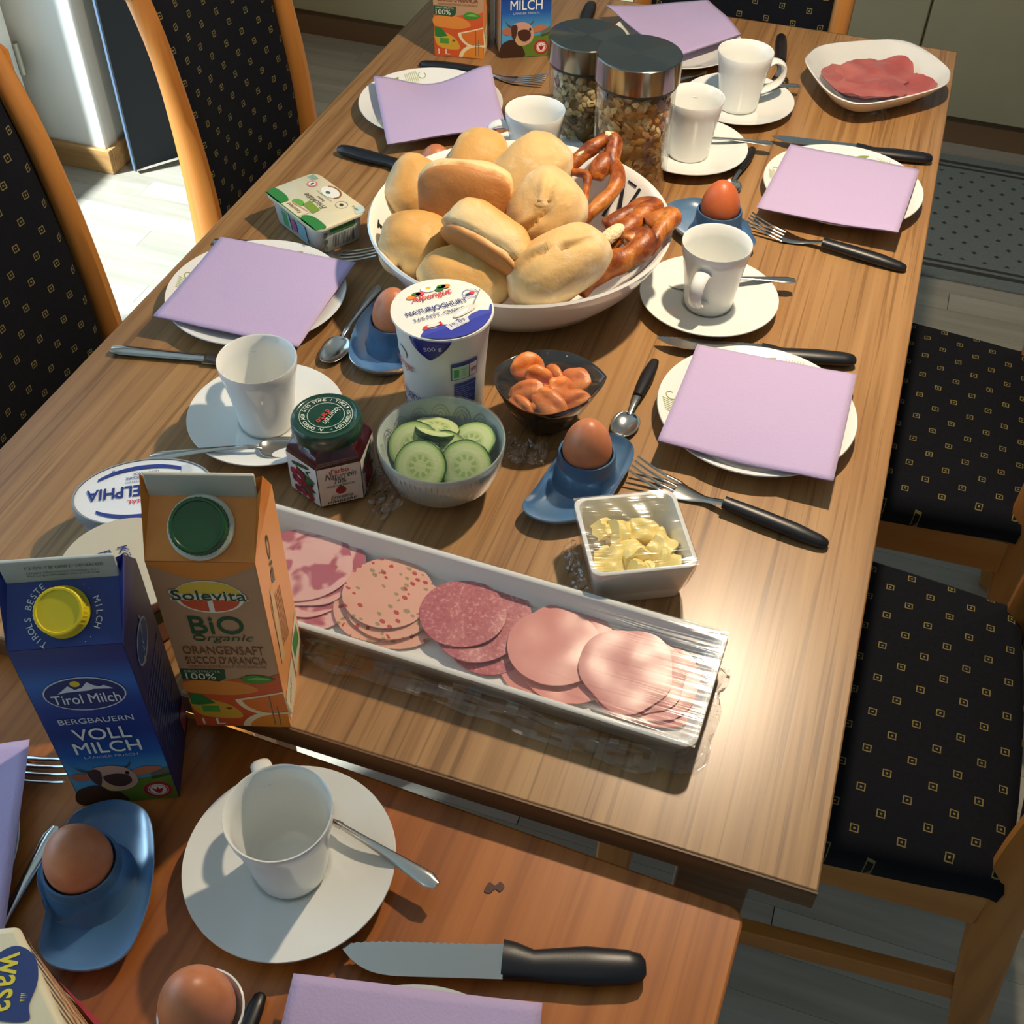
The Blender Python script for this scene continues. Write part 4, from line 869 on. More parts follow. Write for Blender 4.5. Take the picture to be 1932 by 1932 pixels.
d.text('Kaiserland', '7a4a44', .002, .028, .026, .005, .006, shear=.2, layer=4).poly([(-.014, .021), (.014, .0235), (.014, .0215), (-.014, .019)], 'c98f86', 4)
d.text('Frischkäse', '5a4a3a', .000, .0015, .040, .0075, .006, shear=.25).text('Natur', '5a4a3a', 0, -.0065, .014, .0038, .004).text('mit Milch aus Österreich', '6a5a4a', .002, -.0125, .030, .0026, 0)
d.fan(arcpts(.004, -.0235, .015, .0095), 'e3e2da', 2).ring(.004, -.0235, .016, .0105, .0022, '8a5a34', 3, 150, 330).fan(smoothpoly([(.002, -.020), (.006, -.018), (.009, -.021), (.004, -.023)], 3), '3e6a4a', 4)
d.fan(arcpts(.033, -.017, .0065, .0062), 'c9737c', 2).fan(arcpts(.033, -.017, .0045, .0043), 'e3ddcf', 3).rect(.0315, -.0195, .0345, -.0145, '4a5562', 4)
for a in range(4):
    for b in range(3): d.rect(.039 + .003 * a, -.030 + .003 * b, .0412 + .003 * a, -.0278 + .003 * b, '7fa9a8', 2)
d.ring(-.026, -.018, .0078, .0072, .0007, '9a9a96', 2).fan(smoothpoly([(-.029, -.018), (-.026, -.0155), (-.023, -.018), (-.026, -.020)], 3), '3a3a34', 2)
d.text('250 g', '5a6a5a', -.042, -.026, .012, .0036, .01).fan(smoothpoly([(-.053, -.020), (-.043, -.024), (-.040, -.0345), (-.050, -.0335), (-.0535, -.030)], 3), 'b9cdca', 1).done()
s = Deco(bo, lambda u, v, h: (u, .029 + .004 * v / .034 + h + .0006, v))
s.rect(.012, .008, .024, .028, '5aa86a', 1).rect(.008, .006, .028, .030, 'a9d0dc', 0).fan(arcpts(0, .018, .006, .009), 'b06aa0', 1).rect(-.026, .006, -.008, .030, '8fc4d6', 1).done()
s = Deco(bo, lambda u, v, h: (-.0475 - .003 * v / .034 - h - .0008, u, v))
for k in range(14): s.rect(-.016 + .0021 * k, .006, -.0150 + .0021 * k - (.0004 if k % 3 else 0), .022, '3a3a34', 2)
s.rect(-.018, .0255, .016, .031, '4f8a3c', 1); [s.fan(arcpts(.022, .008 + .009 * k, .003, .0034, n=10), '55554e', 2) for k in range(3)]; s.done()

# ------------------------------------------------------------------ yoghurt pot
t = thing('yoghurt_pot', 'tall white natural yoghurt pot with blue lettered lid', 'yoghurt pot', (-.4225, .3860, TZ + .0001))
YR0, YR1, YH = .0365, .0440, .1165
bo = G().lathe([(0, .002), (.033, .002), (.034, 0), (.0355, .001), (YR0, .004), (YR0 + .0035, .06), (YR1, .108), (.0452, .110), (.0452, .1135), (.0462, .1145), (.0462, YH)], 72).build('body', M('yoghurt_white', 'dfe0da', .35), t, 60)
la = R(44)
def yl(u, v):
    a = 2 * math.pi * v; r = .0470 * u; return (r * math.cos(a), r * math.sin(a), YH + .0006 + .0005 * noise.noise((r * math.cos(a) * 80, r * math.sin(a) * 80, 9)) * (u < .96))
g = G().grid(yl, 12, 72).lathe([(.0470, YH + .0006), (.0473, YH - .0015), (.0463, YH - .002)], 72)
lo = g.build('foil_lid', M('lid_ivory', 'e6e3da', .3), t, 70)
fl = R(-83)
g = G(); rows = []
for k in range(9):
    f = k / 8; hw = .0195 * (1 - f ** 1.3) + .0006; z = YH - .001 - .022 * f; r = .0475 + .0015 * math.sin(f * 3) - .001 * f
    rows.append([(r * math.cos(fl + hw * (j / 4 - 1) / .047), r * math.sin(fl + hw * (j / 4 - 1) / .047), z) for j in range(9)])
for r_ in rows: g.ring(r_)
for k in range(8):
    for j in range(8): a = k * 9 + j; g.f.append((a, a + 1, a + 10, a + 9))
tabo = g.build('lid_tab', M('lid_navy', '22246c', .3), t, 70, solid=.0003)
fd = Deco(tabo, lambda u, v, h: ((.0484 + h) * math.cos(fl + u / .047), (.0484 + h) * math.sin(fl + u / .047), v)); fd.text('500 g', 'b9bcd8', .003, YH - .009, .016, .0055, .01, rot=R(12)).done()
ca, sa = math.cos(la), math.sin(la)
d = Deco(lo, lambda u, v, h: (u * ca - v * sa, u * sa + v * ca, YH + .0012 + h))
mt = [(-.032, -.0285), (-.026, -.0235), (-.018, -.0255), (-.010, -.0225), (-.002, -.0262), (.006, -.0205), (.013, -.0235), (.021, -.0185), (.030, -.0165), (.038, -.0195), (.0425, -.0120)]
d.poly(mt + [p for p in reversed(arcpts(0, 0, .0455, .0455, 223, 344, 24))], '3a44a4', 1).poly([(-.030, -.031), (-.012, -.0295), (.004, -.031), (.020, -.026), (.036, -.024)] + [p for p in reversed(arcpts(0, 0, .0457, .0457, 226, 328, 20))], '2a349a', 2)
d.text('NATURJOGHURT', '28307a', -.004, .002, .060, .0090, .012).text('3,6% FETT, CREMIG', '3a4176', -.006, -.0082, .050, .0056, .004)
d.text('Alpengut', 'd84a44', -.002, .0205, .040, .0105, .02, shear=.25, layer=4).fan(arcpts(.0, .0330, .0075, .0058, n=20), 'f0efe6', 3).fan(arcpts(0, .0335, .0026, .002, n=10), 'e0b23a', 4)
for x, y, c in ((-.014, .029, '3d7a3a'), (.012, .031, '3d7a3a'), (-.010, .0285, 'd0485a'), (.016, .030, 'e08a3a'), (-.020, .026, 'e08a3a'), (.009, .028, '2f6a34')): d.fan(arcpts(x, y, .0046, .003, n=10), c, 2)
d.ring(.0325, .0105, .0078, .0066, .0007, '5a66a8', 2).fan(arcpts(.034, .0105, .003, .0024, n=12), 'd0404a', 3).fan(arcpts(.030, .0098, .003, .0012, n=10), '2a3478', 4)
d.fan(smoothpoly([(.004, -.016), (.012, -.0085), (.024, -.0055), (.030, -.0080), (.026, -.0130), (.015, -.0175), (.006, -.0190)], 4), 'd8cfc6', 4).fan(smoothpoly([(.006, -.0165), (.014, -.0115), (.022, -.0095), (.018, -.0140), (.010, -.0175)], 4), 'f2efe8', 5).poly([(.0285, -.007), (.0435, .012), (.0425, .0125), (.0270, -.0065)], '8d8d88', 4)
d.fan(smoothpoly([(-.027, -.0205), (-.0225, -.0190), (-.012, -.0195), (-.009, -.0185), (-.0095, -.0235), (-.013, -.0225), (-.022, -.0235), (-.027, -.0250)], 4), 'c83038', 4).fan(arcpts(-.0175, -.0212, .0062, .0022, n=14), 'e6d9d2', 5)
d.poly([(-.008, -.0265), (.016, -.0205), (.0145, -.0290), (-.006, -.0345)], 'cfcfd6', 5).text('19. 09', '56586a', .004, -.0262, .016, .0042, .004, rot=R(13), layer=6).text('12:11414', '8a8a92', .006, -.0305, .012, .002, 0, rot=R(13), layer=6).done()
ya = R(-67.6)
def ybody(u, v, h): r = YR0 + (YR1 - YR0) * min(1, v / .108) + h + .0005; return (r * math.cos(ya + u / .042), r * math.sin(ya + u / .042), v)
d = Deco(bo, ybody)
d.text('NATURJOGHURT', '2e3a86', -.0335, .0345, .056, .0120, .012, rot=R(-2)).text('3,6% FETT, CREMIG', '3a4790', -.034, .0225, .046, .0085, .006, rot=R(-2))
d.text('Alpengut', 'c9666a', -.046, .0720, .030, .012, .01, shear=.2).fan(arcpts(-.046, .086, .008, .007, n=16), 'c3c6c2', 1)
d.rect(.006, .0820, .033, .0860, '2c3a84', 2, 6).rect(.006, .0660, .033, .0820, '3f5a94', 1, 6).rect(.007, .0668, .0235, .0820, 'b9d8b4', 2, 5).rect(.0245, .0668, .0322, .0820, 'd9d2d0', 2, 3).rect(.0085, .069, .0135, .079, '4aa05a', 3, 2).text('NÖM', 'c04a50', .0285, .0745, .006, .006, .02, layer=3)
for k in range(4): d.rect(.0145, .0700 + .0026 * k, .0225, .0708 + .0026 * k, '7fae84', 3, 3)
d.rect(.009, .0300, .0325, .0610, '3a4c94', 1, 6)
for k in range(10): d.rect(.010, .0325 + .0027 * k, .031 - .004 * (k % 3), .0333 + .0027 * k, '8d97c4', 2, 5)
for k in range(2): d.rect(.010, .0245 + .003 * k, .030, .0258 + .003 * k, '6a70a0', 1, 5)
d.ring(-.012, .0115, .010, .0085, .0010, '5f74b4', 1).fan(arcpts(-.010, .0112, .0036, .003, n=12), 'c24450', 2).fan(arcpts(-.0155, .0108, .003, .0016, n=10), '2a3478', 3).done()

# ------------------------------------------------------------------ jam jar
t = thing('jam_jar', 'hexagonal raspberry jam jar with dark green lid', 'jam jar', (-.4815, .2555, TZ + .0001), R(-82))
def hexr(Rr, z, rot=0):
    o = []
    for k in range(6):
        for e in (-1, 0, 1):
            a = R(60 * k) + e * R(5); q = Rr * (1 if e == 0 else .963 / 1.0); o.append((q * math.cos(a) if e == 0 else Rr * .955 * math.cos(a) / math.cos(R(5)) * .997, q * math.sin(a) if e == 0 else Rr * .955 * math.sin(a) / math.cos(R(5)) * .997, z))
    return o
def hexp(Rr, z): return [(Rr * math.cos(R(60 * k)), Rr * math.sin(R(60 * k)), z) for k in range(6)]
def circ18(r, z): return [(r * math.cos(R(20 * k)), r * math.sin(R(20 * k)), z) for k in range(18)]
def hex18(Rr, z):
    P6 = hexp(Rr, z); o = []
    for k in range(6):
        a, b = Vector(P6[k]), Vector(P6[(k + 1) % 6])
        for j in range(3): o.append(tuple(a.lerp(b, j / 3)))
    return o
JG = M('raspberry_jam_glass', '3c0612', .08, coat=.6)
bo = G().loft([hex18(.036, 0), hex18(.0385, .002), hex18(.0390, .005), hex18(.0390, .050), hex18(.0375, .055), circ18(.0300, .0630), circ18(.0285, .0665), circ18(.0285, .070)]).build('jar', JG, t, 35, bevel=.0008)
lo = G().lathe([(.0302, .0640), (.0312, .0645), (.0314, .0665), (.0310, .0760), (.0298, .0785), (.0270, .0792), (.0262, .0786), (0, .0786)], 64).build('lid', M('green_metal_lid', '0f3a2c', .25, coat=.4), t, 40)
ld = R(82 + 18)
d = Deco(lo, lambda u, v, h: (u * math.cos(ld) - v * math.sin(ld), u * math.sin(ld) + v * math.cos(ld), .0788 + h))
d.ring(0, 0, .0235, .0235, .0006, 'b9c4b4', 1).ring(0, 0, .0165, .0165, .0006, 'b9c4b4', 1).arctext("A. DARBO AG, 6135 STANS / TIROL, ÖSTERREICH - ", 'd6dccb', 0, 0, .0200, .0036, 95, 350)
d.text("d'arbo", 'd23a34', -.0015, -.002, .018, .0062, .02, rot=R(-115), layer=3).text('Naturrein', 'c9d0bf', .006, .0005, .026, .0060, .0, rot=R(-115), shear=.35, layer=3).done()
for k, (an, kind) in enumerate(((-30, 0), (30, 1), (90, 0), (-90, 1))):
    nx, ny = math.cos(R(an)), math.sin(R(an)); ux, uy = -ny, nx; ap = .039 * math.cos(R(30)) + .0002
    d = Deco(bo, lambda u, v, h: (nx * (ap + h) + ux * u, ny * (ap + h) + uy * u, v))
    d.rect(-.0192, .0040, .0192, .0485, 'd9d2cc', 0)
    if kind:
        d.text("d'arbo", 'c0392c', 0, .0435, .018, .0055, .03).text('Naturrein', '3a3a30', .001, .0378, .028, .0070, 0, shear=.35, layer=4).text('70%', '3a3530', 0, .0310, .011, .0055, .01).text('FRUCHTREICH', '4a4540', 0, .0258, .025, .0024, .0)
        d.fan(arcpts(0, .0195, .0048, .0046, n=14), 'a02436', 2).poly([(-.003, .0238), (0, .0255), (.003, .0238), (0, .0228)], '3a5a34', 3).text('Erlesene', '3a3a30', 0, .0122, .020, .0046, 0, shear=.3).text('HIMBEERE', '3a3530', 0, .0068, .026, .0034, .008)
    else:
        rnd = random.Random(k)
        for q in range(9): d.fan(smoothpoly([(x + rnd.uniform(-.013, .010), y) for x, y in ((-.004, .010 + q * .004), (.003, .014 + q * .004), (.008, .010 + q * .004), (.002, .006 + q * .004))], 3), ['2c4a2c', '38603a'][q % 2], 1 + q % 2)
        for q in range(11): d.fan(arcpts(-.010 + .0055 * (q % 4) + rnd.uniform(-.002, .002), .010 + .010 * (q // 4) + rnd.uniform(-.002, .002), .0042, .0046, n=12), ['8f1f34', '7a1a2c', 'a02c40'][q % 3], 4 + q % 3)
    d.done()

# ------------------------------------------------------------------ cucumber bowl
CB = (-.3855, .2830)
t = thing('cucumber_bowl', 'pale blue-grey patterned bowl of cucumber under cling film', 'bowl', CB + (TZ + .0001,))
G().lathe([(.0, .005), (.024, .006), (.040, .016), (.0505, .034), (.0548, .0565), (.0560, .0582), (.0572, .0570), (.0555, .040), (.0480, .020), (.0340, .004), (.030, 0), (.0285, .0005), (0, .0015)], 72).build('body', M('celadon_glaze', 'b9c3bd', .22, coat=.3, mottle=(40, 'aab6b2', .4, .65)), t, 60)
d = Deco(t, lambda u, v, h: ((.0505 + (v - .034) * .19 - h - .0006) * math.cos(u), (.0505 + (v - .034) * .19 - h - .0006) * math.sin(u), v))
for k in range(16):
    for q in range(3): d.ring(k * R(22.5), .040, .17 - .05 * q, .0125 - .0036 * q, .018 if False else .0006, '8f948c', 1, 0, 180, 10)
d.g.clear()
for k in range(16):
    for q in range(3):
        o_ = arcpts(k * R(22.5), .038, .17 - .052 * q, .0135 - .004 * q, 0, 180, 12); i_ = arcpts(k * R(22.5), .038, .155 - .052 * q, .0124 - .004 * q, 0, 180, 12)
        d._put(('inner_pattern', '9a9f96'), o_ + i_, [(a, a + 1, a + 14, a + 13) for a in range(12)], 1)
d.done()
d = Deco(t, lambda u, v, h: ((.0480 + (.0555 - .0480) * (v - .020) / .020 if v < .04 else .0555 + (v - .04) * .1) * math.cos(u) * (1 + h / .05), (.0480 + (.0555 - .0480) * (v - .020) / .020 if v < .04 else .0555 + (v - .04) * .1) * math.sin(u) * (1 + h / .05), v))
for k in range(72):
    for q in range(4): d._put(('outer_pattern', '8fa3a6'), [(k * R(5) + R(2.5) * (q % 2), .021 + .008 * q), (k * R(5) + R(2.5) * (q % 2) + .014, .021 + .008 * q), (k * R(5) + R(2.5) * (q % 2) + .014, .027 + .008 * q), (k * R(5) + R(2.5) * (q % 2), .027 + .008 * q)], [(0, 1, 2, 3)], 1)
d.done()
def film_disc(r, z, sag, seed, amp=.0012):
    def f(u, v):
        a = 2 * math.pi * v; x = r * u * math.cos(a); y = r * u * math.sin(a)
        return (x, y, z - sag * (1 - u * u) + amp * noise.noise((x * 45, y * 45, seed)) * (1 - u ** 4) + .0012 * max(0, u - .8) * noise.noise((math.cos(a) * 9, math.sin(a) * 9, seed)))
    return f
def crumple(g, path, w, seed, amp=.006):
    """film gathered in folds along a path on the table"""
    pts = spline(path, 10); n = len(pts) - 1
    def f(u, v):
        p = pts[min(n, int(u * n))]; q = noise.noise((u * 14, v * 3, seed)); q2 = noise.noise((u * 26 + 9, v * 6, seed)); t_ = (pts[min(n, int(u * n) + 1)] - pts[max(0, int(u * n) - 1)]).normalized(); nn = Vector((t_.y, -t_.x, 0))
        return p + nn * (w * v + amp * .8 * q) + Vector((0, 0, max(.0006, (.010 * (1 - v) + amp * q2 * .8 + .003) * (1 - .3 * v))))
    return g.grid(f, n * 2, 10)
G().grid(film_disc(.0572, .0592, .0045, 1), 14, 64).lathe([(.0572, .0592), (.0578, .055), (.0562, .040), (.049, .020)], 64).build('cling_film', FILM, t, 80)
crumple(G(), [(-.045, .00, 0), (-.042, -.025, 0), (-.020, -.045, 0)], .022, 4).build('film_gather', FILM, t, 80)
def cuc_mat():
    tt = NT('cucumber_flesh'); v = tt.add('VectorMath', operation='LENGTH'); sp = tt.add('SeparateXYZ'); cb = tt.add('CombineXYZ'); tt.link(tt.coord(), sp.inputs[0]); tt.link(sp.outputs[0], cb.inputs[0]); tt.link(sp.outputs[1], cb.inputs[1]); tt.link(cb.outputs[0], v.inputs[0])
    c = tt.ramp(tt.math('DIVIDE', v.outputs['Value'], .0225), [(0, 'cfd9a0'), (.5, 'bccf88'), (.62, 'd3dda6'), (.86, 'c3d592'), (.97, '8fb35a')])
    an = tt.math('ARCTAN2', sp.outputs[1], sp.outputs[0]); lobe = tt.math('ABSOLUTE', tt.math('SINE', tt.math('MULTIPLY', an, 4.5)))
    rr = tt.math('ABSOLUTE', tt.math('SUBTRACT', v.outputs['Value'], .0078)); seed = tt.math('MULTIPLY', tt.math('LESS_THAN', rr, .0022), tt.math('GREATER_THAN', lobe, .62))
    tt.base(tt.mix(tt.math('MULTIPLY', seed, .55), c, '7f9a52')); tt.set(rough=.25, sss=.1); tt.p.inputs['Subsurface Radius'].default_value = (.01, .01, .004); return tt.m
CUF = cuc_mat(); CUR = M('cucumber_rind', '16401e', .35, mottle=(160, '2d6a30', .45, .7))
def cuc(c, nrm, label, r=.0235, th=.004):
    t2 = thing('cucumber_slice', label, 'cucumber', (c[0], c[1], TZ + c[2]), 0, 'cucumber slices in the pale bowl'); t2.rotation_euler = Vector(nrm).to_track_quat('Z', 'Y').to_euler()
    G().lathe([(0, th), (r * .96, th), (r * .985, th * .9), (r * .985, th * .1), (r * .96, 0), (0, 0)], 40).build('flesh', CUF, t2, 40)
    G().lathe([(r * .965, th + .0001), (r * .99, th), (r * 1.01, th * .7), (r * 1.01, th * .3), (r * .99, 0)], 40).map(lambda v: v * (1 + .008 * math.sin(9 * math.atan2(v.y, v.x)))).build('rind', CUR, t2, 60)
cuc((-.3985, .2660, .0345), (.10, -.75, .75), 'front left cucumber slice standing in the pale bowl')
cuc((-.3610, .2790, .0355), (.18, -.72, .75), 'front right cucumber slice standing in the pale bowl')
cuc((-.4130, .2860, .0360), (.15, -.62, .78), 'rear left cucumber slice standing in the pale bowl')
cuc((-.3850, .2880, .0315), (.05, -.62, .8), 'middle cucumber slice behind the two front ones')
cuc((-.3640, .3030, .0390), (-.22, -.25, .9), 'flat pale cucumber slice at the back right of the bowl')
cuc((-.4000, .3070, .0400), (.05, .30, .9), 'cucumber slice lying on its rind at the back of the bowl', .021, .006)
cuc((-.3870, .2850, .0200), (0, .05, 1), 'lowest cucumber slice at the bottom of the pale bowl')

# ------------------------------------------------------------------ apricot bowl
AP = [(-0.3726, 0.387), (-0.3738, 0.4025), (-0.3661, 0.419), (-0.3524, 0.4344), (-0.3338, 0.4437), (-0.3102, 0.4453), (-0.2893, 0.4374), (-0.2745, 0.4259), (-0.2719, 0.4185), (-0.2738, 0.4014), (-0.2807, 0.3812), (-0.2936, 0.3647), (-0.3099, 0.3518), (-0.3325, 0.3507), (-0.3546, 0.3625), (-0.3665, 0.3744)]
ac = (-.3245, .3975); ap_ = smoothpoly([(x - ac[0], y - ac[1]) for x, y in AP], 4)
t = thing('apricot_bowl', 'smoked glass leaf-shaped bowl of dried apricots under cling film', 'bowl', ac + (TZ + .0001,))
ar = lambda k, z: [(x * k, y * k, z) for x, y in ap_]
SM = SMOKE
G().loft([ar(.42, 0), ar(.46, .001), ar(.66, .014), ar(.86, .034), ar(1.0, .0495), ar(1.0, .0508), ar(.96, .0500), ar(.82, .034), ar(.62, .0165), ar(.4, .006), ar(.1, .005)]).build('body', SM, t, 60)
def apfilm(u, v):
    k = v * len(ap_); i = int(k) % len(ap_); p = ap_[i]; return (p[0] * u, p[1] * u, .0515 - .004 * (1 - u * u) + .0025 * noise.noise((p[0] * u * 40, p[1] * u * 40, 5)) * (1 - u ** 6))
G().grid(apfilm, 12, len(ap_)).build('cling_film', FILM, t, 80)
crumple(G(), [(-.030, -.036, 0), (-.010, -.046, 0), (.016, -.040, 0)], .020, 6).build('film_gather', FILM, t, 80)
APM = M('dried_apricot_flesh', 'd8702c', .42, mottle=(55, 'ea9850', .35, .7), sss=.35, bump=(140, .4, .002))
APL = ['tall dried apricot upright against the back of the bowl', 'round dried apricot in front of the tall upright one', 'long dried apricot lying across the left of the heap', 'dried apricot at the lower left rim of the bowl', 'narrow dried apricot tucked in at the front left', 'shiny dried apricot at the front rim of the bowl',
       'dried apricot in the centre right of the heap', 'wide dried apricot at the back right near the pointed tip', 'dried apricot at the front right rim of the bowl', 'small dried apricot standing at the back of the heap', 'dried apricot in the middle of the heap', 'buried dried apricot low at the front right',
       'buried dried apricot low at the left centre', 'buried dried apricot low at the back right', 'buried dried apricot lowest at the front left']
def apricot(c, s, e, seed):
    g = G(); rings = []
    for j in range(1, 14):
        ph = math.pi * j / 14
        rings.append([tuple(Vector((math.sin(ph) * math.cos(2 * math.pi * i / 22) * s[0], math.sin(ph) * math.sin(2 * math.pi * i / 22) * s[1], (-math.cos(ph) * s[2]) - s[2] * .35 * math.exp(-(math.sin(ph) * math.sin(2 * math.pi * i / 22) / .25) ** 2) * (1 if j > 7 else 0))) * (1 + .14 * noise.noise((math.sin(ph) * math.cos(2 * math.pi * i / 22) * 1.6 + seed, math.sin(2 * math.pi * i / 22) * 1.6, math.cos(ph) * 1.5)))) for i in range(22)])
    o = g.loft(rings).build('dried_apricot', APM, None, 80); o.location = (c[0], c[1], TZ + c[2]); o.rotation_euler = [R(a) for a in e]
    return tag(o, APL[seed], 'apricot', 'dried apricots in the smoked bowl')
AL = [(-.3540, .4190, .043, .0175, .0135, 50, 0, 40), (-.3380, .4080, .040, .014, .012, 60, 20, 10), (-.3455, .3860, .038, .0165, .0105, 20, -20, 20), (-.3455, .3660, .030, .016, .0095, 40, 10, -30), (-.3255, .3730, .027, .014, .010, 70, 0, 60),
      (-.3130, .3750, .036, .0185, .0130, 30, 15, -20), (-.3060, .4020, .038, .0165, .0125, 35, 30, 40), (-.2985, .4230, .036, .0170, .0140, 25, -20, 10), (-.2890, .3920, .032, .0165, .0105, 40, -25, 35), (-.3230, .4220, .036, .0150, .0110, 65, 0, -40),
      (-.3215, .3950, .033, .0160, .0130, 10, 20, 70), (-.3020, .3780, .025, .015, .011, 0, 0, 0), (-.3320, .4000, .022, .016, .012, 0, 10, 40), (-.3100, .4120, .024, .016, .012, 0, -10, 15), (-.3380, .3790, .018, .015, .011, 0, 0, 50)]
for k, (x, y, z, a, b, e1, e2, e3) in enumerate(AL): apricot((ac[0] + (x - ac[0]) * .80, ac[1] + (y - ac[1]) * .80 + .002, z + .003), (a * 1.02, b * 1.05, .0058), (e1, e2, e3), k)

# ------------------------------------------------------------------ butter dish
t = thing('butter_dish', 'square white dish of butter pieces under cling film', 'dish', (-.1975, .2425, TZ + .0001), R(27.2))
bs = lambda w, z, r=.009: [(x, y, z) for x, y in rrect(w, w, r, 5)]
G().loft([bs(.072, 0, .008), bs(.0745, .002), bs(.0880, .0435), bs(.0885, .0455), bs(.0872, .0462), bs(.0815, .0460), bs(.0805, .0445), bs(.0690, .008), bs(.064, .0055), bs(.02, .005, .004)]).build('body', CERAMIC2, t, 50)
def bfilm(u, v):
    x, y = (u - .5) * .088, (v - .5) * .088; e = max(abs(2 * u - 1), abs(2 * v - 1)); return (x, y, .0472 - .0025 * (1 - e * e) + .0022 * noise.noise((x * 38, y * 38 + x * 60, 2)) * (1 - e ** 6))
G().grid(bfilm, 26, 26).loft([bs(.0885, .0470), bs(.0893, .0455), bs(.0885, .036), bs(.082, .016)], False, False).build('cling_film', FILM, t, 80)
crumple(G(), [(-.043, .030, 0), (-.044, 0, 0), (-.042, -.030, 0)][::-1], -.010, 8, .004).build('film_gather', FILM, t, 80)
BUT = M('butter', 'f6da70', .4, mottle=(40, 'fbeeae', .35, .7))
BUL = ['curled butter shaving at the far left corner of the dish', 'tall butter chunk beside the far left curl', 'butter chunk at the far side of the dish', 'butter chunk at the near left corner of the dish', 'butter chunk in the very middle of the dish', 'butter chunk at the right of the dish middle',
       'thin butter flake standing at the near side', 'butter chunk at the near right corner of the dish', 'buried butter chunk at the bottom right', 'buried butter chunk at the bottom left', 'buried butter chunk at the bottom centre', 'butter chunk at the far right corner of the dish']
def butter(c, s, e, seed):
    g = G().grid(lambda u, v: (s[0] * (u - .5), s[1] * (v - .5), s[2] * (1.1 - 2.6 * (u - .5) ** 2) + .004 * noise.noise((u * 3, v * 3, seed)) * (1)), 10, 8)
    g.grid(lambda u, v: (s[0] * (u - .5), s[1] * (v - .5), -s[2] * .4 + s[2] * (.2 - 2.2 * (u - .5) ** 2) + .003 * noise.noise((u * 3 + 5, v * 3, seed))), 10, 8)
    for sgn in (0, 1):
        pass
    top = g.v[:99]; bot = g.v[99:]; edge = [k * 9 for k in range(11)] + [90 + k for k in range(1, 9)] + [90 + 8 - 9 * k for k in range(1, 11)] + [8 - k for k in range(1, 8)]
    for a, b in zip(edge, edge[1:] + edge[:1]): g.f.append((a, b, b + 99, a + 99))
    o = g.build('butter_piece', BUT, None, 60); o.location = (c[0], c[1], TZ + c[2]); o.rotation_euler = [R(a) for a in e]
    return tag(o, BUL[seed], 'butter', 'butter chunks in the square dish')
for k, (x, y, z, a, b, h, e1, e2, e3) in enumerate([(-.2240, .2520, .026, .022, .016, .009, 20, 50, 60), (-.2105, .2480, .030, .026, .018, .008, 40, -30, 110), (-.1930, .2600, .027, .026, .020, .009, 15, 20, 20), (-.2110, .2190, .025, .026, .020, .009, 20, -10, 10),
        (-.1945, .2330, .027, .026, .020, .010, -15, 10, 40), (-.1745, .2450, .027, .028, .020, .010, 10, -15, 70), (-.1880, .2180, .028, .022, .014, .007, 40, 40, 150), (-.1655, .2320, .028, .024, .018, .009, 20, 10, 100), (-.1795, .2280, .017, .03, .024, .011, 0, 0, 25),
        (-.2080, .2350, .015, .03, .024, .011, 0, 0, 60), (-.1900, .2510, .014, .03, .024, .011, 0, 0, 0), (-.1790, .2600, .020, .022, .018, .009, 0, 25, 30)]): butter((x, y, z), (a, b, h), (e1, e2, e3), k)

# ------------------------------------------------------------------ cold cut tray
TC = (-.3080, .1255); TR = R(-1.2)
t = thing('serving_tray', 'long narrow white tray of cold cuts under cling film', 'tray', TC + (TZ + .0001,), TR)
ts = lambda dw, z, r=.010: [(x, y, z) for x, y in rrect(.410 + dw, .114 + dw, r, 5)]
G().loft([ts(-.022, 0), ts(-.018, .0015), ts(-.002, .025), ts(0, .0278), ts(-.002, .0288), ts(-.009, .0286), ts(-.0115, .027), ts(-.026, .0075), ts(-.032, .0055), ts(-.07, .0054)]).build('body', CERAMIC2, t, 50)
def tfilm(u, v):
    x, y = (u - .5) * .409, (v - .5) * .113; e = max(abs(2 * u - 1), abs(2 * v - 1))
    k = max(0, (u - .66) / .34); w = (.00055 * math.sin(v * 52 + 3 * u) + .00036 * math.sin(v * 97 + 6 * u) + .00026 * math.sin(v * 151 - 4 * u)) * k * (1 - abs(2 * v - 1) ** 6)
    return (x, y, .0296 - .003 * (1 - e ** 4) + (.0012 * noise.noise((x * 14, y * 60, 6)) + w) * (1 - e ** 10))
G().grid(tfilm, 80, 110).loft([ts(0, .0294), ts(.0012, .0278), ts(-.001, .022), ts(-.010, .008)], False, False).build('cling_film', FILM, t, 80)
crumple(G(), [(.196, .040, 0), (.198, .0, 0), (.196, -.045, 0), (.150, -.058, 0), (.060, -.055, 0), (-.05, -.053, 0), (-.12, -.0525, 0)][::-1], .016, 3, .006).build('film_gather', FILM, t, 80)
def ham_mat(name, base, dark, sc, lo, hi):
    tt = NT(name); n = tt.noise(tt.coord(), sc, 2, .4, .6); tt.base(tt.ramp(n, [(lo, base), (hi, dark)])); tt.set(rough=.32, sss=.15); tt.p.inputs['Subsurface Radius'].default_value = (.006, .002, .0015); tt.p.inputs['Subsurface Scale'].default_value = .3; return tt.m
HAMM = ham_mat('cooked_ham', 'e6b2aa', 'b55c68', 36, .485, .545); MORT = ham_mat('mortadella', 'd98a80', 'dc9288', 20, .4, .6); HAM2 = ham_mat('pale_ham', 'd68a84', 'c87672', 34, .42, .62)
def salami_mat():
    tt = NT('fine_salami'); n = tt.noise(tt.coord(), 330, 2, .6); c = tt.ramp(n, [(.3, 'a8505a'), (.55, 'bc6468'), (.72, 'd79a94')]); tt.base(c); tt.set(rough=.38, sss=.08); tt.p.inputs['Subsurface Radius'].default_value = (.005, .002, .0015); return tt.m
SAL = salami_mat()
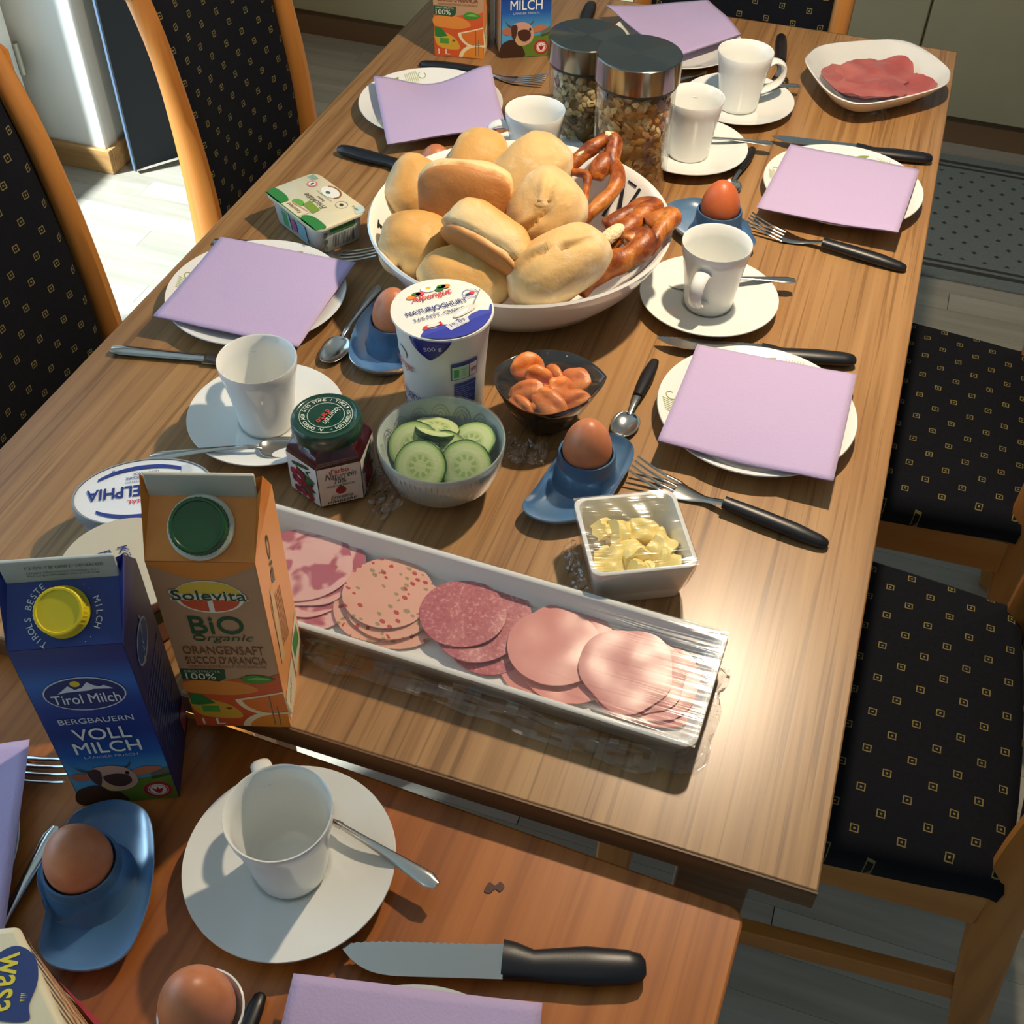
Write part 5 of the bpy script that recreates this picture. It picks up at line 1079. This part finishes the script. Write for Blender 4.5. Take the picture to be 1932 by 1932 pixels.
def mosaic_mat():
    tt = NT('pepper_sausage'); vo = tt.add('TexVoronoi', feature='F1'); tt.link(tt.coord((1, 1.5, 1)), vo.inputs['Vector']); vo.inputs['Scale'].default_value = 150; vo.inputs['Randomness'].default_value = 1
    sep = tt.add('SeparateColor'); tt.link(vo.outputs['Color'], sep.inputs[0]); small = tt.math('LESS_THAN', vo.outputs['Distance'], .42)
    big = tt.noise(tt.coord(), 26, 2); den = tt.math('GREATER_THAN', big, .44)
    red = tt.math('MULTIPLY', tt.math('MULTIPLY', small, tt.math('GREATER_THAN', sep.outputs[0], .72)), den); ol = tt.math('MULTIPLY', tt.math('MULTIPLY', small, tt.math('LESS_THAN', sep.outputs[0], .22)), den)
    c = tt.mix(red, 'e2a890', 'b83a34'); c = tt.mix(ol, c, 'a08a5e'); tt.base(c); tt.set(rough=.35, sss=.1); tt.p.inputs['Subsurface Radius'].default_value = (.006, .003, .002); return tt.m
MOS = mosaic_mat()
def slice_(c, r, z, mat, kind, label, seed, sx=1.0, tilt=(0, 0), rz=0, wob=.05, group='cold cut slices on the white tray', thick=.0011):
    def f(top):
        def ff(u, v):
            a = 2 * math.pi * v; q = 1 + wob * noise.noise((math.cos(a) * 1.3 + seed, math.sin(a) * 1.3, seed)); x = r * u * q * math.cos(a) * sx; y = r * u * q * math.sin(a)
            return (x, y, .0010 * noise.noise((x * 40 + seed, y * 40, seed)) + (thick if top else 0) * (1 if u < .99 else .8))
        return ff
    g = G().grid(f(True), 8, 48).grid(f(False), 8, 48)
    n1 = 8 * 49
    for k in range(48): g.f.append((n1 + k, n1 + k + 1, n1 + k + 1 + 441, n1 + k + 441))
    o = g.build('sausage_slice' if kind != 'ham' else 'ham_slice', mat, None, 60); o.location = (c[0], c[1], TZ + z); o.rotation_euler = (tilt[0], tilt[1], rz)
    return tag(o, label, kind, group)
ORD = ['lowest', 'third', 'second', 'topmost']
for k, (x, y) in enumerate(((-.4375, .1230), (-.4440, .1330), (-.4480, .1420), (-.4560, .1440))):
    slice_((x, y), .040, .0072 + .0022 * k, HAMM, 'ham', ORD[k] + ' slice of marbled pink ham beside the juice carton', k, 1.08, (R(1.2), R(-1)), .3 * k, .16)
for k, (x, y) in enumerate(((-.3620, .1255), (-.3790, .1260), (-.3700, .1300), (-.3765, .1370))):
    slice_((x, y), .0375, .0078 + .0021 * k, MOS, 'sausage', ORD[k] + ' pale sausage slice with red pepper flecks on the tray', 10 + k, 1.02, (R(1.5), R(-.8)), .9 * k, .04)
for k, (x, y) in enumerate(((-.2820, .1250), (-.2930, .1470), (-.2960, .1290), (-.3110, .1370))):
    slice_((x, y), .0355, .0078 + .0022 * k, SAL, 'sausage', ORD[k] + ' dark pink salami slice in the middle of the tray', 20 + k, 1.0, (R(1.2), R(-1.2)), 1.3 * k, .03)
for k, (x, y) in enumerate(((-.2330, .1180), (-.2160, .1210), (-.2230, .1400), (-.2300, .1300))):
    slice_((x, y), .0385, .0078 + .0021 * k, MORT, 'sausage', ORD[k] + ' smooth pink mortadella slice on the tray', 30 + k, .98, (R(1.2), R(-.8)), .7 * k, .03)
for k, (x, y) in enumerate(((-.1440, .1210), (-.1520, .1260), (-.1620, .1250), (-.1700, .1280))):
    slice_((x, y), .0360, .0080 + .0023 * k, HAM2, 'ham', ORD[k] + ' pale ham slice under the shiny film at the tray end', 40 + k, 1.1, (R(1.5), R(-2)), .5 * k, .14)

# ------------------------------------------------------------------ ham plate at the far end
HP = [(-0.2003, 1.1892), (-0.1999, 1.2244), (-0.1877, 1.2524), (-0.1539, 1.2779), (-0.0905, 1.3094), (-0.0522, 1.2947), (-0.0161, 1.2501), (-0.0085, 1.2224), (-0.0149, 1.1868), (-0.0526, 1.1421), (-0.1031, 1.0995), (-0.1336, 1.0959), (-0.1652, 1.1222)]
hc = (-.1060, 1.2000); hp = smoothpoly([(x - hc[0], y - hc[1]) for x, y in HP], 5)
t = thing('ham_plate', 'rounded triangular white bowl of raw ham at the far corner', 'dish', hc + (TZ + .0001,))
hr = lambda k, z: [(x * k, y * k, z) for x, y in hp]
G().loft([hr(.46, 0), hr(.50, .001), hr(.80, .014), hr(.97, .030), hr(1.0, .0345), hr(.985, .0355), hr(.94, .0330), hr(.76, .0165), hr(.5, .0062), hr(.1, .0055)]).build('body', CERAMIC2, t, 60)
def hpf(u, v):
    i = int(v * len(hp)) % len(hp); p = hp[i]; return (p[0] * u, p[1] * u, .0365 - .002 * (1 - u * u) + .001 * noise.noise((p[0] * u * 30, p[1] * u * 30, 4)))
G().grid(hpf, 10, len(hp)).build('cling_film', FILM2, t, 80)
crumple(G(), [(-.020, -.060, 0), (.0, -.066, 0), (.025, -.055, 0)], .016, 9, .005).build('film_gather', FILM, t, 80)
RAW = ham_mat('raw_smoked_ham', 'b04e48', 'c46a5e', 24, .4, .62)
def raw(c, sx, sy, z, rz, seed, label, tilt):
    def f(dz):
        def ff(u, v):
            a = 2 * math.pi * v; e = 1 + .14 * noise.noise((math.cos(a) * 1.5 + seed, math.sin(a) * 1.5, seed)) + .035 * noise.noise((math.cos(a) * 9, math.sin(a) * 9 + seed, 1)); x = sx * u * e * math.cos(a); y = sy * u * e * math.sin(a)
            q = math.hypot(c[0] + x * math.cos(rz) - y * math.sin(rz) - hc[0], c[1] + x * math.sin(rz) + y * math.cos(rz) - hc[1]) / .098
            return (x, y, .0050 * noise.noise((x * 26 + seed, y * 26, seed)) + .0028 * noise.noise((x * 60, y * 60, seed)) + dz + max(0, q - .62) * .040)
        return ff
    o = G().grid(f(.0009), 14, 56).grid(f(0), 14, 56).build('raw_ham_slice', RAW, None, 70); o.location = (c[0], c[1], TZ + z); o.rotation_euler = (tilt[0], tilt[1], rz); return tag(o, label, 'ham', 'raw ham slices in the triangular bowl')
raw((-.0660, 1.1980), .044, .038, .0160, .4, 1, 'red raw ham slice at the pointed end of the triangular bowl', (R(3), R(-6)))
raw((-.1330, 1.1900), .050, .046, .0175, 1.2, 2, 'red raw ham slice at the left of the triangular bowl', (R(5), R(3)))
raw((-.1050, 1.2240), .060, .036, .0215, .6, 3, 'red raw ham slice at the back of the triangular bowl', (R(6), 0))
raw((-.1080, 1.1730), .054, .040, .0225, .2, 4, 'red raw ham slice folded on top in the triangular bowl', (R(-4), R(-3)))

# ------------------------------------------------------------------ crispbread pack, lower left corner
t = thing('crispbread_pack', 'cream paper crispbread pack with blue oval logo at lower left corner', 'food pack', (-.4835, -.2070, OZ + .0001))
PO = Vector((-.4835, -.2070))
ptop = [(-.4781, -.2215), (-.4672, -.2165), (-.3700, -.2840), (-.4600, -.3900), (-.5750, -.3000)]; pbas = [(-.5060, -.2120), (-.4959, -.2075), (-.3660, -.2500), (-.4550, -.4000), (-.5950, -.2900)]
def pk(f, z, k=1.0):
    L = [Vector(a).lerp(Vector(b), f) - PO for a, b in zip(pbas, ptop)]; c = sum(L, Vector((0, 0))) / 5; return [tuple(c + (p - c) * k) + (z,) for p in L]
PAPER = M('cream_pack_paper', 'd9cfae', .5, bump=(30, .5, .003))
bo = G().loft([pk(0, 0, .98), pk(.03, .003), pk(.5, .044, 1.015), pk(.97, .082), pk(1, .086, .97)]).build('wrapper', PAPER, t, 50, bevel=.003)
d = Deco(bo, lambda u, v, h: (u, v, .0862 + h)); lc = (.0315, -.0415); ang = R(-65)
T2 = lambda L: [(lc[0] + x * .74 * math.cos(ang) - y * 1.05 * math.sin(ang), lc[1] + x * .74 * math.sin(ang) + y * 1.05 * math.cos(ang)) for x, y in L]
d.poly(T2(smoothpoly([(-.030, 0), (-.020, .0120), (0, .0165), (.020, .0140), (.032, .0150), (.0300, 0), (.020, -.0120), (0, -.0160), (-.020, -.0120)], 5)), '24366e', 1).text('wasa', 'd9c83a', *T2([(0, -.002)])[0], .036, .0125, .02, rot=ang, layer=3)
for k in range(5): d.poly(T2([(.010 + .0014 * k, .0085), (.0108 + .0014 * k, .0085), (.0108 + .0014 * k, .013 - .0008 * abs(k - 2))]), 'd9c83a', 3)
rc = T2([(.046, -.004)])[0]
d.ring(*rc, .0085, .0085, .0012, '4a564c', 1).fan(arcpts(*rc, .004, .004, n=12), '4a564c', 1).poly(T2([(.034, -.016), (.035, -.016), (.038, .004), (.037, .004)]), 'b05a5a', 1).done()
B0, B1, T0, T1 = (Vector(p) - PO for p in (pbas[1], pbas[2], ptop[1], ptop[2])); nn_ = Vector((.55, .80))
def sidefn(u, v, h): p = B0.lerp(B1, u).lerp(T0.lerp(T1, u), v) + nn_ * (h + .0012); return (p.x, p.y, v * .086 + h + .0006)
d = Deco(bo, sidefn)
d.poly([(.16, .10), (.95, .06), (.95, .34), (.12, .42)], 'a83a48', 1)
for k in range(6): d.poly([(.06, .52 + .06 * k), (.9, .50 + .06 * k), (.9, .53 + .06 * k), (.06, .55 + .06 * k)], 'c98f62', 1)
d.done()
bpy.data.scenes.remove(_ts)
